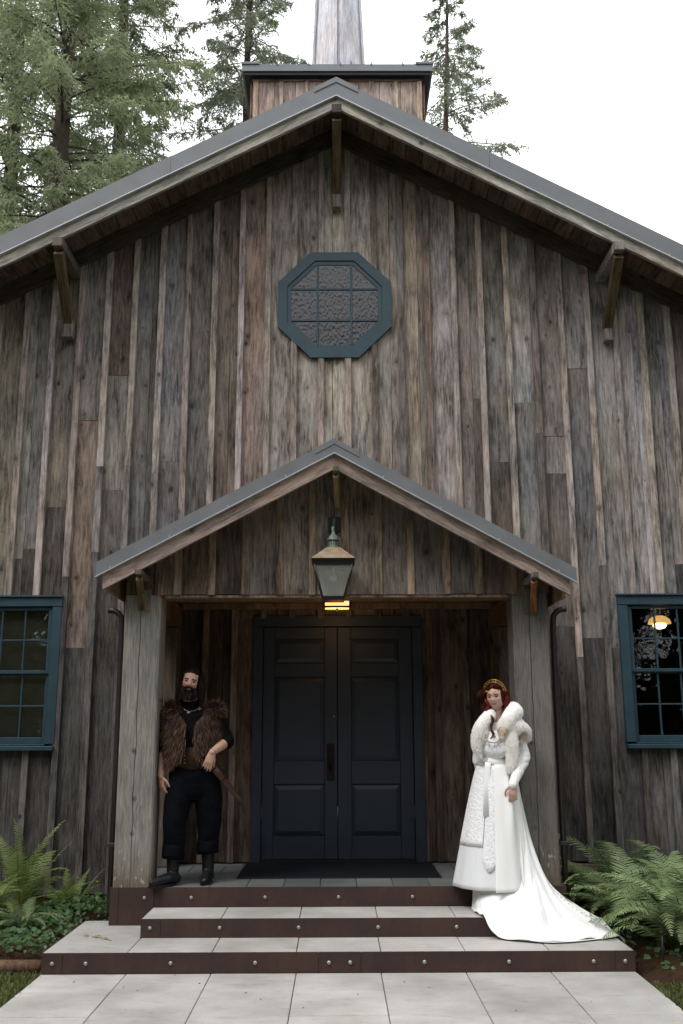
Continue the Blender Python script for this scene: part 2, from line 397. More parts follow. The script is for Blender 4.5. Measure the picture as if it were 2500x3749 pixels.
for j in range(-5, 32):
    xr = BX0 + BSP * (j - 12); xl = xr - BSP; xc = (xl + xr) / 2
    if xc < -HW or xc > HW: continue
    base = tones.get(j) or grey(random.choice([(118,112,104), (128,122,114), (106,100,94), (122,108,96)]))
    zb = .16 if xc < -1.7 else (ZP + .012 if abs(xc) < 1.7 else .44)
    sl = SL if xc < 0 else -SR
    zt = roof_z(xc, .20)
    ga = .003
    if j in splits:
        zs, lo, up = splits[j]
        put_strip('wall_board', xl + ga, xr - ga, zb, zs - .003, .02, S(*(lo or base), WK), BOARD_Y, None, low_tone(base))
        put_strip('wall_board', xl + ga, xr - ga, zs + .003, zt, .02, S(*(up or base), WK), BOARD_Y - .002, sl)
    else:
        if random.random() < .42:              # two narrower planks between the battens
            xm = xl + (xr - xl) * random.choice([.36, .42, .60, .66]); k2 = random.uniform(.90, 1.08); b2 = tuple(q * k2 for q in base)
            zm = lambda a, b: roof_z((a + b) / 2, .20)
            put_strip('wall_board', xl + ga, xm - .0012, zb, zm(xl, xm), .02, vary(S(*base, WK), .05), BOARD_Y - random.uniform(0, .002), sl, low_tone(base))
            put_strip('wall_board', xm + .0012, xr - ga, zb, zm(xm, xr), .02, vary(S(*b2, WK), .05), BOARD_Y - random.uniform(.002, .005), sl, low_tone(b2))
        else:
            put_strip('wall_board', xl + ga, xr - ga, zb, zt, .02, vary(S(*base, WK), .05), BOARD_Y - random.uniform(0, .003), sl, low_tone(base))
    bt = {13: (118,105,98), 14: (104,102,99), 15: (124,110,99), 19: (122,112,105), 22: (140,136,130)}.get(j, random.choice([(154,146,137), (146,138,130), (160,152,144), (138,129,121)]))
    hit = any(h0 - .01 < xr < h1 + .01 for h0, h1, _, _ in HOLES)
    bt = grey(bt, .75, 1.0); bw = random.uniform(.060, .071)
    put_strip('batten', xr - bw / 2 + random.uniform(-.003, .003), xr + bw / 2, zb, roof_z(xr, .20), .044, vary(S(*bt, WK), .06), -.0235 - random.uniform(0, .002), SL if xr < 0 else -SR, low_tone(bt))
# corner boards, side walls and rear wall
for sx in (-1, 1):
    plank('corner_board', (sx * (HW + .03), -.002, .16), (sx * (HW + .03), -.002, roof_z(sx * HW, .26)), .14, .05, MAT['wood'], hall, color=S(128, 120, 110))
    for k in range(41):
        yy = .15 + k * .29
        plank('wall_board', (sx * HW, yy, .16), (sx * HW, yy, roof_z(sx * HW, .22)), .288, .02, MAT['wood'], hall, front=(sx, 0, 0), color=vary(S(118, 112, 104), .2))
        plank('batten', (sx * (HW + .021), yy + .145, .16), (sx * (HW + .021), yy + .145, roof_z(sx * HW, .22)), .065, .022, MAT['wood'], hall, front=(sx, 0, 0), color=vary(S(140, 132, 122), .1))
YB = 12.0
mk('rear_wall', [(-HW, YB, .1), (HW, YB, .1), (HW, YB, roof_z(HW, .22)), (0, YB, ZA - .22), (-HW, YB, roof_z(-HW, .22))] + [(-HW, YB + .08, .1), (HW, YB + .08, .1), (HW, YB + .08, roof_z(HW, .22)), (0, YB + .08, ZA - .22), (-HW, YB + .08, roof_z(-HW, .22))],
   [(0, 1, 2, 3, 4), (9, 8, 7, 6, 5), (0, 5, 6, 1), (1, 6, 7, 2), (2, 7, 8, 3), (3, 8, 9, 4), (4, 9, 5, 0)], MAT['wood'], hall, color=S(118, 112, 104))
# foundation timbers at the right of the porch
for z, h in ((.375, .09), (.27, .10)):
    plank('base_timber', (1.92, -.03, z), (5.0, -.03, z), h, .07, MAT['timber'], hall, color=S(92, 84, 66), c=.02)
box('foundation', -HW, HW, .03, .25, -.2, .16, MAT['joint'], hall)

# ---- roof: metal slabs, metal rake trim, drip edge, wooden barge boards
XE = 5.75
def prism(name, poly, y0, y1, mat, parent, M=None, color=None):
    M = M or Matrix.Identity(4); Mi = M.inverted(); n = len(poly)
    V = [Mi @ Vector((x, y0, z)) for x, z in poly] + [Mi @ Vector((x, y1, z)) for x, z in poly]
    F = [tuple(range(n)), tuple(range(2 * n - 1, n - 1, -1))] + [(i, i + n, (i + 1) % n + n, (i + 1) % n) for i in range(n)]
    o = mk(name, V, F, mat, parent, M, color)
    return o
def rake(name, sx, xe, zf, o0, o1, y0, y1, mat, parent, color=None, x0=0.0, cut=0.0):
    """strip following the roof edge between offsets o0..o1 (vertical) below the roof top"""
    poly = [(x0, zf(x0 + sx * 1e-6, o0)), (x0, zf(x0 + sx * 1e-6, o1)), (sx * (xe - cut), zf(sx * (xe - cut), o1)), (sx * xe, zf(sx * xe, o0))]
    if sx > 0: poly = poly[::-1]
    poly = poly[::-1] if sx < 0 else poly
    a, b = Vector((x0, y0, zf(x0 + sx * 1e-6, o0))), Vector((sx * xe, y0, zf(sx * xe, o0)))
    return prism(name, poly, y0, y1, mat, parent, frame_z(a, b, (0, -1, 0)), color)
for sx in (-1, 1):
    rake('roof_panel', sx, XE, roof_z, .004, .095, -OV + .03, YB + .6, MAT['metal'], hall)
    xj = 1.62 if sx > 0 else 1.75                # joint between two lengths of trim
    rake('rake_trim', sx, xj, roof_z, .0, .206, -OV, -OV + .028, MAT['metal'], hall)
    rake('rake_trim', sx, XE, lambda x, o: roof_z(x, o - .003), .0, .206, -OV - .002, -OV + .028, MAT['metal'], hall, x0=sx * (xj + .002))
    rake('drip_edge', sx, XE, roof_z, .2065, .217, -OV - .014, -OV + .03, MAT['drip'], hall)
    rake('barge_board', sx, XE - .02, roof_z, .10, .335, -OV + .032, -OV + .075, MAT['barge'], hall, color=S(178, 174, 162))
    rake('frieze_rafter', sx, HW + .3, roof_z, .135, .345, -.115, -.056, MAT['timber'], hall, color=S(80, 73, 69))
    k = 0; x = .06
    dl = .205 / math.sqrt(1 + SL * SL)
    while x < XE - .2:
        xc = sx * (x + dl / 2); nx = Vector((-sx * (SL if sx < 0 else SR), 0, -1)).normalized()
        plank('sheathing_board', (xc, -OV + .08, roof_z(xc, .118)), (xc, .03, roof_z(xc, .118)), .198, .02, MAT['wood'], hall, front=nx, color=vary(S(110, 95, 84), .2))
        x += dl; k += 1
# ridge cap
for sx in (-1, 1):
    rake('ridge_cap', sx, .235, lambda x, o: roof_z(x, o - .014), .0, .062, -OV - .010, YB + .61, MAT['metal'], hall)
# screws along the drip edge
bm_me = None
def bolt_mesh():
    global bm_me
    if bm_me is None:
        V = []; F = []; n = 8
        for r, d in ((1.0, 0), (1.0, .35), (.6, .75)):
            for i in range(n):
                a = 2 * math.pi * i / n; V.append((r * math.cos(a), -d, r * math.sin(a)))
        for k in range(2):
            for i in range(n):
                j = (i + 1) % n; F.append((k * n + i, k * n + j, k * n + n + j, k * n + n + i))
        F.append(tuple(range(2 * n, 3 * n)))
        bm_me = bpy.data.meshes.new('bolt'); bm_me.from_pydata(V, [], F); bm_me.materials.append(MAT['bolt'])
    return bm_me
def bolt(name, x, y, z, r, parent): inst(name, bolt_mesh(), parent, Matrix.Translation((x, y, z)) @ Matrix.Scale(r, 4))
for sx in (-1, 1):
    for k in range(8): bolt('trim_screw', sx * (.35 + k * .62), -OV - .003, roof_z(sx * (.35 + k * .62), .19), .008, hall)

# ---- knee brackets under the rake
def bracket(bx, bz, hb, y_out, y_in, wx, bz_lo, y_wall, block=None, w=.105, col=(96, 84, 64), bh=.105):
    box('lookout_beam', bx - w / 2, bx + w / 2, y_out, y_in, bz - bh, bz, MAT['timber'], hall, .006, S(*hb))
    top = Vector((bx, y_out + .06 + w * .4, bz - bh - .005)); bot = Vector((wx, y_wall, bz_lo))
    plank('bracket_strut', bot, top, w * .92, w * .8, MAT['strut'], hall, front=(0, -1, -.2), color=S(*col), c=.006)
    if block: box('bracket_block', *block, MAT['timber'], hall, .006, S(128, 122, 112))
bracket(.0045, 8.243, (88, 80, 74), -.80, -.04, .0045, 7.60, -.075, (-.044, .053, -.15, -.04, 7.40, 7.60))
bracket(-2.885, 6.69, (104, 98, 92), -.80, -.04, -2.917, 6.05, -.075, (-2.973, -2.861, -.15, -.04, 5.856, 6.049))
bracket(2.930, 6.638, (136, 132, 126), -.80, -.04, 2.95, 5.99, -.075, (2.907, 2.993, -.15, -.04, 5.807, 5.99))

# ---- octagonal window
OCX, OCZ = -.0240, 6.263
def octo(rx, rz, e):                         # e: half length of a straight side
    return [(-e, rz), (e, rz), (rx, e), (rx, -e), (e, -rz), (-e, -rz), (-rx, -e), (-rx, e)]
oo = octo(.622, .621, .262); oi = octo(.522, .521, .216)
M0 = Matrix.Translation((OCX, 0, OCZ))
win = None
mk_pane = mk('octagonal_window', [(x, -.048, z) for x, z in octo(.50, .50, .205)] + [(x, -.04, z) for x, z in octo(.50, .50, .205)], [tuple(range(7, -1, -1)), tuple(range(8, 16))] + [(i, (i + 1) % 8, 8 + (i + 1) % 8, 8 + i) for i in range(8)], MAT['darkmetal'], hall, M0)
octw = mk_pane
for i in range(8):                           # mitred casing boards
    a, b = oo[i], oo[(i + 1) % 8]; c, d = oi[(i + 1) % 8], oi[i]
    V = [(p[0], y, p[1]) for y in (-.075, -.03) for p in (a, b, c, d)]
    mk('casing_board', V, [(0, 1, 2, 3)[::-1], (4, 5, 6, 7), (0, 4, 5, 1)[::-1], (1, 5, 6, 2)[::-1], (2, 6, 7, 3)[::-1], (3, 7, 4, 0)[::-1]], MAT['teal'], octw, M0)
oj = octo(.52, .519, .215); ok_ = octo(.476, .475, .197)
for i in range(8):
    a, b = oj[i], oj[(i + 1) % 8]; c, d = ok_[(i + 1) % 8], ok_[i]
    V = [(p[0], y, p[1]) for y in (-.062, -.045) for p in (a, b, c, d)]
    mk('sash_board', V, [(0, 1, 2, 3)[::-1], (4, 5, 6, 7), (0, 4, 5, 1)[::-1], (1, 5, 6, 2)[::-1], (2, 6, 7, 3)[::-1], (3, 7, 4, 0)[::-1]], MAT['teal'], octw, M0)
def clip_oct(x0, x1, z0, z1):
    P = [(x0, z0), (x1, z0), (x1, z1), (x0, z1)]; k = octo(.48, .479, .199)
    for i in range(8):
        (ax, az), (bx, bz) = k[i], k[(i + 1) % 8]; out = []
        f = lambda p: (bx - ax) * (p[1] - az) - (bz - az) * (p[0] - ax)
        for q in range(len(P)):
            p0, p1 = P[q], P[(q + 1) % len(P)]; f0, f1 = f(p0), f(p1)
            if f0 <= 0: out.append(p0)
            if f0 * f1 < 0: t = f0 / (f0 - f1); out.append((p0[0] + (p1[0] - p0[0]) * t, p0[1] + (p1[1] - p0[1]) * t))
        P = out
    return P
gx = [-.5, -.185, .185, .5]
for i in range(3):
    for j in range(3):
        P = clip_oct(gx[i], gx[i + 1], gx[j], gx[j + 1])
        mk('pane', [(x, -.0525, z) for x, z in P], [tuple(range(len(P)))], MAT['obscure'], octw, M0 @ Matrix.Translation((0, random.uniform(-.001, .001), 0)))
for g in (-.185, .185):
    v, f = boxdata(g - .011, g + .011, -.066, -.054, -.478, .478, .003); mk('muntin', v, f, MAT['teal'], octw, M0)
    v, f = boxdata(-.478, .478, -.065, -.0535, g - .011, g + .011, .003); mk('muntin', v, f, MAT['teal'], octw, M0)

# ---- sash windows
def sash_window(x0, x1, z0, z1, side):
    w = box('sash_window', x0, x0 + .095, -.075, -.02, z0 + .065, z1 - .115, MAT['teal'], hall, .003)
    box('casing_board', x1 - .095, x1, -.075, -.02, z0 + .065, z1 - .115, MAT['teal'], w, .003)
    box('head_casing', x0 - .002, x1 + .002, -.08, -.02, z1 - .112, z1 - .022, MAT['teal'], w, .003)
    box('drip_cap', x0 - .012, x1 + .012, -.10, -.02, z1 - .02, z1, MAT['teal'], w, .003)
    box('sill', x0 - .002, x1 + .002, -.125, -.02, z0, z0 + .045, MAT['teal'], w, .005)
    box('sill_board', x0 + .096, x1 - .096, -.075, .02, z0 + .047, z0 + .062, MAT['teal'], w, .003)
    a, b = x0 + .097, x1 - .097
    for y0, y1, zz0, zz1 in ((-.045, -.015, 2.262, 2.938), (-.02, .012, z0 + .063, 2.283)):         # upper, lower sash
        box('stile', a, a + .044, y0, y1, zz0, zz1, MAT['teal'], w, .003)
        box('stile', b - .044, b, y0, y1, zz0, zz1, MAT['teal'], w, .003)
        box('rail', a + .044, b - .044, y0, y1, zz1 - .036, zz1, MAT['teal'], w, .003)
        bot = .034 if y0 < -.03 else .066
        box('rail', a + .044, b - .044, y0, y1, zz0, zz0 + bot, MAT['teal'], w, .003)
        pa, pb, pc, pd = a + .044, b - .044, zz0 + bot, zz1 - .036
        cw = (pb - pa) / 3; ch = (pd - pc) / 2; ym = (y0 + y1) / 2
        for i in range(3):
            for j in range(2):
                v, f = boxdata(-cw / 2, cw / 2, -.0015, .0015, -ch / 2, ch / 2)
                mk('pane', v, f, MAT['glass'], w, Matrix.Translation((pa + cw * (i + .5), ym + .004, pc + ch * (j + .5))) @ Matrix.Rotation(random.uniform(-.006, .006), 4, 'X'))
        for i in (1, 2): box('muntin', pa + cw * i - .009, pa + cw * i + .009, y0 + .004, y1 - .006, pc, pd, MAT['teal'], w, .003)
        box('muntin', pa, pb, y0 + .005, y1 - .007, pc + ch - .008, pc + ch + .008, MAT['teal'], w, .003)
    if side < 0:
        box('roller_blind', x0 + .06, x1 - .06, .10, .115, z0, z1, plain('olive_blind', (.34, .32, .23), .9, 0, .3, 3), w)
    return w
sash_window(*WIN[0], -1); sash_window(*WIN[1], 1)
# dim interior behind the windows
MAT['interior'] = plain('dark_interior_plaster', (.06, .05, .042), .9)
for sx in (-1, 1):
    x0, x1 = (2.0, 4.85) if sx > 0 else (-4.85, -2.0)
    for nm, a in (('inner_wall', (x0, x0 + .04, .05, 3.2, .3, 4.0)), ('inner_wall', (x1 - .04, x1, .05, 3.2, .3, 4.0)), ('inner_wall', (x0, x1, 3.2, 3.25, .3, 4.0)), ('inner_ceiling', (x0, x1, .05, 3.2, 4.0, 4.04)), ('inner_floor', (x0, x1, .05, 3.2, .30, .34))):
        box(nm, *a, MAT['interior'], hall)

# ---- porch
PA = 4.158; PSL, PSR = .536, .558; YPF = -1.92; PX0 = -.024
def proof(x, off=0.0): return PA - ((PX0 - x) * PSL if x < PX0 else (x - PX0) * PSR) - off
for sx, xe in ((-1, 2.033), (1, 2.014)):
    zf = proof
    rake('porch_roof_panel', sx, xe, zf, .003, .062, YPF + .028, -.03, MAT['metal'], hall, x0=PX0)
    rake('porch_rake_trim', sx, xe, zf, .0, .120, YPF, YPF + .026, MAT['metal'], hall, x0=PX0)
    rake('porch_drip_edge', sx, xe + .004, zf, .1205, .1295, YPF - .012, YPF + .028, MAT['drip'], hall, x0=PX0)
    rake('porch_barge_board', sx, xe - .055, zf, .06, .256, YPF + .03, YPF + .07, MAT['barge'], hall, x0=PX0, color=S(166, 148, 136) if sx < 0 else S(152, 136, 124))
    k = .05
    while k < xe - .15:
        xc = PX0 + sx * (k + .09); nx = Vector((-sx * .54, 0, -1)).normalized()
        plank('sheathing_board', (xc, YPF + .072, proof(xc, .085)), (xc, -.05, proof(xc, .085)), .196, .018, MAT['wood'], hall, front=nx, color=vary(S(74, 60, 50), .15))
        k += .2 / 1.135
    box('eave_board', sx * (xe - .10) - .012, sx * (xe - .10) + .012, YPF + .08, -.05, proof(sx * (xe - .1), .30), proof(sx * (xe - .1), .11), MAT['barge'], hall, .003, S(140, 116, 92))
for sx in (-1, 1):
    rake('porch_ridge_cap', sx, .19, lambda x, o: proof(x, o - .006), .0, .05, YPF - .006, -.04, MAT['metal'], hall, x0=PX0)
    for k in range(4):
        xx = PX0 + sx * (.42 + k * .49); bolt('trim_screw', xx, YPF - .002, proof(xx, .108), .009, hall)
# porch gable boards
PB = [-1.86, -1.563, -1.408, -1.108, -.812, -.51, -.222, .07, .365, .648, .961, 1.246, 1.546, 1.86]
ptone = [grey(q, .7, 1.0) for q in [(104,88,70), (112,96,80), (108,92,76), (96,82,68), (112,108,100), (126,120,108), (134,124,110), (126,112,96), (112,104,94), (98,96,94), (104,102,98), (98,84,76), (110,92,76)]]
for i in range(13):
    a, b = PB[i], PB[i + 1]; xc = (a + b) / 2
    zt = lambda x: proof(x, .10)
    if a < PX0 < b:
        for q0, q1 in ((a, PX0), (PX0, b)):
            q = (q0 + q1) / 2; plank('gable_board', (q, YP + .02, 2.857), (q, YP + .02, zt(q)), q1 - q0 - .004, .02, MAT['wood'], hall, color=S(*ptone[i]), s1=PSL if q < PX0 else -PSR)
    else:
        plank('gable_board', (xc, YP + .02, 2.857 + random.uniform(-.004, .006)), (xc, YP + .02, zt(xc)), b - a - .004, .02, MAT['wood'], hall, color=S(*ptone[i]), s1=PSL if xc < PX0 else -PSR)
    if i: plank('batten', (a, YP - .002, 2.855 + random.uniform(-.004, .004)), (a, YP - .002, zt(a)), random.uniform(.062, .072), .02, MAT['wood'], hall, color=vary(S(*random.choice([(134,122,106), (118,108,96), (126,114,98)])), .08), s1=PSL if a < PX0 else -PSR)
box('header_beam', -1.56, 1.56, YP + .045, YP + .27, 2.834, 3.03, MAT['timber'], hall, .004, S(118, 92, 66))
box('header_trim', -1.515, 1.505, YP + .008, YP + .043, 2.830, 2.855, MAT['barge'], hall, .003, S(140, 118, 98))
# posts, wall pilasters, side beams
def post(x0, x1, y0, y1, z0, z1, col):
    w = x1 - x0; d = y1 - y0; M = Matrix.Translation(((x0 + x1) / 2, (y0 + y1) / 2, z0)); L = z1 - z0
    n = 10; c = .014; V = []; F = []
    for k in range(n + 1):
        z = L * k / n; e = [mnoise.noise(Vector((x0 * 7, z, q))) * .004 for q in range(4)]
        V += [(-w/2 + c + e[0], -d/2 + e[2], z), (w/2 - c + e[1], -d/2 + e[2], z), (w/2 + e[1], -d/2 + c, z), (w/2 + e[1], d/2 - c, z), (w/2 - c, d/2, z), (-w/2 + c, d/2, z), (-w/2 + e[0], d/2 - c, z), (-w/2 + e[0], -d/2 + c, z)]
    for k in range(n):
        for i in range(8):
            j = (i + 1) % 8; F.append((k * 8 + i, k * 8 + j, k * 8 + 8 + j, k * 8 + 8 + i))
    F += [tuple(range(7, -1, -1)), tuple(range(n * 8, n * 8 + 8))]
    return mk('porch_post', V, F, MAT['post'], hall, M, S(*col))
def post_mat():
    s = NT('post_timber', .85, spec=.2); inf = s.info(); r = inf.outputs['Random']
    P = s.vm('ADD', s.obj(), s.xyz(0., 0., s.math('MULTIPLY', r, 37.)))
    px, py, pz = s.sep(P); oz = s.sep(s.obj())[2]; ox = s.sep(s.obj())[0]
    kv = s.n('TexVoronoi'); kv.inputs['Scale'].default_value = 1; s.put(kv.inputs['Vector'], s.xyz(s.math('MULTIPLY', px, 5.0), s.math('MULTIPLY', py, 3.), s.math('MULTIPLY', pz, 3.2)))
    kp = s.sep(kv.outputs['Position']); dx = s.math('SUBTRACT', px, s.math('DIVIDE', kp[0], 5.0)); dz = s.math('SUBTRACT', pz, s.math('DIVIDE', kp[2], 3.2))
    kl = s.vm('LENGTH', s.xyz(dx, 0., dz)); kc = s.sep(kv.outputs['Color'])
    on = s.rng(kc[0], .70, .80)
    halo = s.math('MULTIPLY', s.math('POWER', 2.718, s.math('MULTIPLY', kl, -18.)), on)
    Q = s.vm('ADD', P, s.xyz(s.math('MULTIPLY', halo, s.math('MULTIPLY', dx, -1.3)), 0., 0.))
    g1 = s.noise(s.vm('MULTIPLY', Q, (1., 1., .05)), 95, 4, .65); g2 = s.noise(s.vm('MULTIPLY', Q, (1., 1., .03)), 30, 4, .6); b = s.noise(s.vm('MULTIPLY', P, (1., 1., .5)), 3.2, 5, .6)
    v = s.math('ADD', s.math('MULTIPLY', s.rng(g1, .34, .66, -1., 1.), .24), s.math('MULTIPLY', s.rng(b, .34, .66, -1., 1.), .24)); v = s.math('ADD', v, s.math('MULTIPLY', s.math('SINE', s.math('MULTIPLY', g2, 60.)), .11)); v = s.math('ADD', v, .92)
    crk = s.math('ADD', ox, s.math('MULTIPLY', s.math('SUBTRACT', s.noise(s.vm('MULTIPLY', P, (0., 0., 1.)), 2.2, 4, .6), .5), .06))
    ck = s.rng(s.math('ABSOLUTE', s.math('ADD', crk, .012)), .0045, .0015, 0., .8)
    v = s.math('MULTIPLY', v, s.math('SUBTRACT', 1., ck))
    col = s.scale(inf.outputs['Color'], v)
    kn = s.math('MULTIPLY', s.rng(kl, .034, .004, 0., 1., True), on); col = s.mix(s.math('MULTIPLY', kn, .75), col, s.scale(col, .25))
    # worn, peeled foot of the post
    we = s.rng(s.math('ADD', oz, s.math('MULTIPLY', s.math('SUBTRACT', s.noise(s.vm('MULTIPLY', P, (1., 1., .3)), 22, 3, .6), .5), .30)), .26, .02)
    col = s.mix(s.math('MULTIPLY', we, .75), col, (.115, .080, .048))
    pe = s.math('MULTIPLY', s.rng(s.noise(s.vm('MULTIPLY', P, (1., 1., .35)), 48, 2, .5), .64, .69), s.rng(oz, .36, .22)); col = s.mix(pe, col, (.36, .34, .28))
    s.color(col); s.bump(s.math('SUBTRACT', g1, s.math('MULTIPLY', ck, 3.)), .5, .006); return s.m
MAT['post'] = post_mat()
post(-1.862, -1.550, YP, YP + .31, ZP + .002, 2.856, (138, 137, 129))
post(1.531, 1.843, YP, YP + .31, ZP + .002, 2.856, (108, 105, 100))  # right post coloured darker to carry the heavier shade on that side
for sx in (-1, 1):
    box('pilaster', sx * 1.72 - .13, sx * 1.72 + .13, -.30, -.05, ZP + .002, 2.70, MAT['timber'], hall, .008, S(100, 90, 80))
    box('side_beam', sx * 1.72 - .13, sx * 1.72 + .13, YP + .312, -.05, 2.703, 2.93, MAT['timber'], hall, .006, S(104, 82, 62))
for k in range(8):                         # porch ceiling boards
    y0 = -1.24 + k * .148
    plank('ceiling_board', (-1.85, y0 + .074, 2.985), (1.85, y0 + .074, 2.985), .146, .018, MAT['barge'], hall, front=(0, 0, -1), color=vary(S(122, 98, 70), .1))
box('wall_header', -1.58, 1.58, -.085, -.047, 2.905, 2.965, MAT['barge'], hall, .003, S(112, 88, 66))
# porch brackets
bracket(-.0135, 3.909, (118, 112, 84), -1.955, YP, -.007, 3.655, YP - .035, None, .052, (118, 108, 76), .048)
bracket(-1.672, 3.019, (96, 90, 82), -1.955, YP, -1.689, 2.746, YP - .052, None, .056, (122, 106, 78), .05)
bracket(1.658, 2.985, (122, 116, 114), -1.955, YP, 1.700, 2.715, YP - .052, None, .054, (132, 92, 64), .05)
box('bracket_plate', -1.743, -1.635, YP - .022, YP - .0045, 2.713, 2.90, MAT['timber'], hall, .003, S(112, 108, 88))
box('bracket_plate', 1.640, 1.752, YP - .022, YP - .0045, 2.680, 2.90, MAT['timber'], hall, .003, S(104, 100, 86))
# downspouts
for sx in (-1, 1):
    pts = [(sx * 2.03, -1.40, 2.735), (sx * 1.985, -1.40, 2.733), (sx * 1.945, -1.40, 2.715), (sx * 1.915, -1.40, 2.675), (sx * 1.905, -1.40, 2.60), (sx * 1.902, -1.40, 1.4), (sx * 1.902, -1.40, .22)]
    tube('downspout', pts, [(.032, .026)] * 7, MAT['spout'], hall, n=12, smooth=True)
    box('downspout_strap', sx * 1.902 - .036, sx * 1.902 + .036, -1.436, -1.364, .74, .775, MAT['spout'], hall, .004)

# ---- double door
dr = box('double_door', -.859, -.757 - .002, -.052, .02, ZP + .004, 2.728, MAT['door'], hall, .004)
box('door_jamb', .759, .861, -.052, .02, ZP + .004, 2.728, MAT['door'], dr, .004)
box('door_head', -.859, .861, -.056, .02, 2.730, 2.841, MAT['door'], dr, .004)
box('threshold', -.757, .757, -.02, .06, ZP + .003, ZP + .028, MAT['darkmetal'], dr, .003)
def leaf(x0, x1, pans, w):
    o = box('door_leaf', x0, x1, .012, .05, ZP + .032, 2.725, MAT['door'], w, .002)
    xs = [(x0, pans[0][0]), (pans[0][1], x1)]
    for a, b in xs: box('door_stile', a, b, -.012, .0115, ZP + .032, 2.725, MAT['door'], w, .004)
    zs = [ZP + .032] + [z for p in pans for z in (p[2], p[3])] + [2.725]
    for i in range(0, len(zs), 2): box('door_rail', pans[0][0] + .0005, pans[0][1] - .0005, -.0118, .0115, zs[i], zs[i + 1], MAT['door'], w, .004)
    for a, b, c, d in pans:                  # raised and fielded panel
        q = .05; V = [(x, y, z) for y, i in ((.010, .004), (-.004, q)) for x, z in ((a + i, c + i), (b - i, c + i), (b - i, d - i), (a + i, d - i))]
        mk('door_panel', V, [(4, 5, 6, 7)] + [(i, (i + 1) % 4, 4 + (i + 1) % 4, 4 + i) for i in range(4)], MAT['door'], w)
pz = [(.678, 1.172), (1.397, 2.222), (2.361, 2.606)]
leaf(-.755, -.006, [(-.640, -.132, a, b) for a, b in pz], dr)
leaf(-.001, .755, [(.135, .622, a, b) for a, b in pz], dr)
box('handle_plate', -.113, -.036, -.020, -.0125, 1.208, 1.566, plain('oiled_bronze', (.016, .010, .010), .5, .6, .3), dr, .003)
tube('door_pull', [(-.075, -.018, 1.49), (-.075, -.055, 1.47), (-.075, -.060, 1.40), (-.075, -.055, 1.33), (-.075, -.018, 1.31)], .010, MAT['darkmetal'], dr)
lathe('key_cylinder', [(.014, 0), (.014, .012), (.010, .014)], MAT['bolt'], dr, Matrix.Translation((-.04, -.0125, 1.83)) @ Matrix.Rotation(math.pi / 2, 4, 'X') @ Matrix.Scale(.5, 4), 12)
for sx in (-1, 1):
    for z in (.75, 1.55, 2.45): box('hinge', sx * .757 - .009, sx * .757 + .009, -.022, -.0125, z, z + .10, MAT['darkmetal'], dr, .002)

# ---- cupola and spire
CY0 = 1.5; CX = .018
cw = 1.125; CZ1 = 10.23
for i in range(8):
    xa = CX - cw + i * 2 * cw / 8
    plank('cupola_board', (xa + cw / 8, CY0, 7.7), (xa + cw / 8, CY0, CZ1), 2 * cw / 8 - .004, .02, MAT['wood'], hall, color=vary(S(*random.choice([(158,146,138), (146,136,130), (166,154,146)])), .06))
for x in (CX - cw + .03, -.731, -.389, -.05, .467, .801, CX + cw - .03):
    plank('batten', (x, CY0 - .021, 7.7), (x, CY0 - .021, CZ1 - .05), .065 if abs(x) > 1 else .05, .022, MAT['wood'], hall, color=vary(S(166, 152, 140), .06))
plank('cupola_trim', (CX - cw - .02, CY0 - .021, CZ1 - .02), (CX + cw + .02, CY0 - .021, CZ1 - .02), .055, .022, MAT['wood'], hall, color=S(140, 124, 112))
for sx in (-1, 1):
    box('cupola_wall', CX + sx * cw - .02, CX + sx * cw + .02, CY0 + .025, CY0 + 2.3, 7.0, CZ1, MAT['wood'], hall, color=S(140, 122, 108))
    plank('batten', (CX + sx * (cw + .021), CY0 + .03, 7.9), (CX + sx * (cw + .021), CY0 + .03, CZ1 - .02), .06, .022, MAT['wood'], hall, front=(sx, 0, 0), color=S(120, 98, 82))
ez = CZ1 + .03; ov = .145; yy0, yy1 = CY0 - ov, CY0 + 2.3 + ov; xx0, xx1 = CX - cw - ov, CX + cw + ov; ca = ((xx0 + xx1) / 2, (yy0 + yy1) / 2)
V = [(xx0, yy0, ez), (xx1, yy0, ez), (xx1, yy1, ez), (xx0, yy1, ez), (xx0, yy0, ez + .10), (xx1, yy0, ez + .10), (xx1, yy1, ez + .10), (xx0, yy1, ez + .10), (ca[0], ca[1], ez + .42)]
mk('cupola_roof', V, [(3, 2, 1, 0), (0, 1, 5, 4), (1, 2, 6, 5), (2, 3, 7, 6), (3, 0, 4, 7), (4, 5, 8), (5, 6, 8), (6, 7, 8), (7, 4, 8)], MAT['metal'], hall)
box('cupola_soffit', xx0 + .03, xx1 - .03, yy0 + .02, yy1 - .02, ez - .045, ez - .002, MAT['darkmetal'], hall)
for x in (-.78, -.36, .06, .47, .89): box('standing_seam', x - .008, x + .008, yy0 - .012, yy0 + .5, ez + .085, ez + .125, MAT['metal'], hall)
for sx in (-1, 1): box('hip_flashing', (xx0 if sx < 0 else xx1 - .22) - .008, (xx0 + .22 if sx < 0 else xx1) + .008, yy0 - .016, yy0 + .05, ez + .098, ez + .128, MAT['metal'], hall)
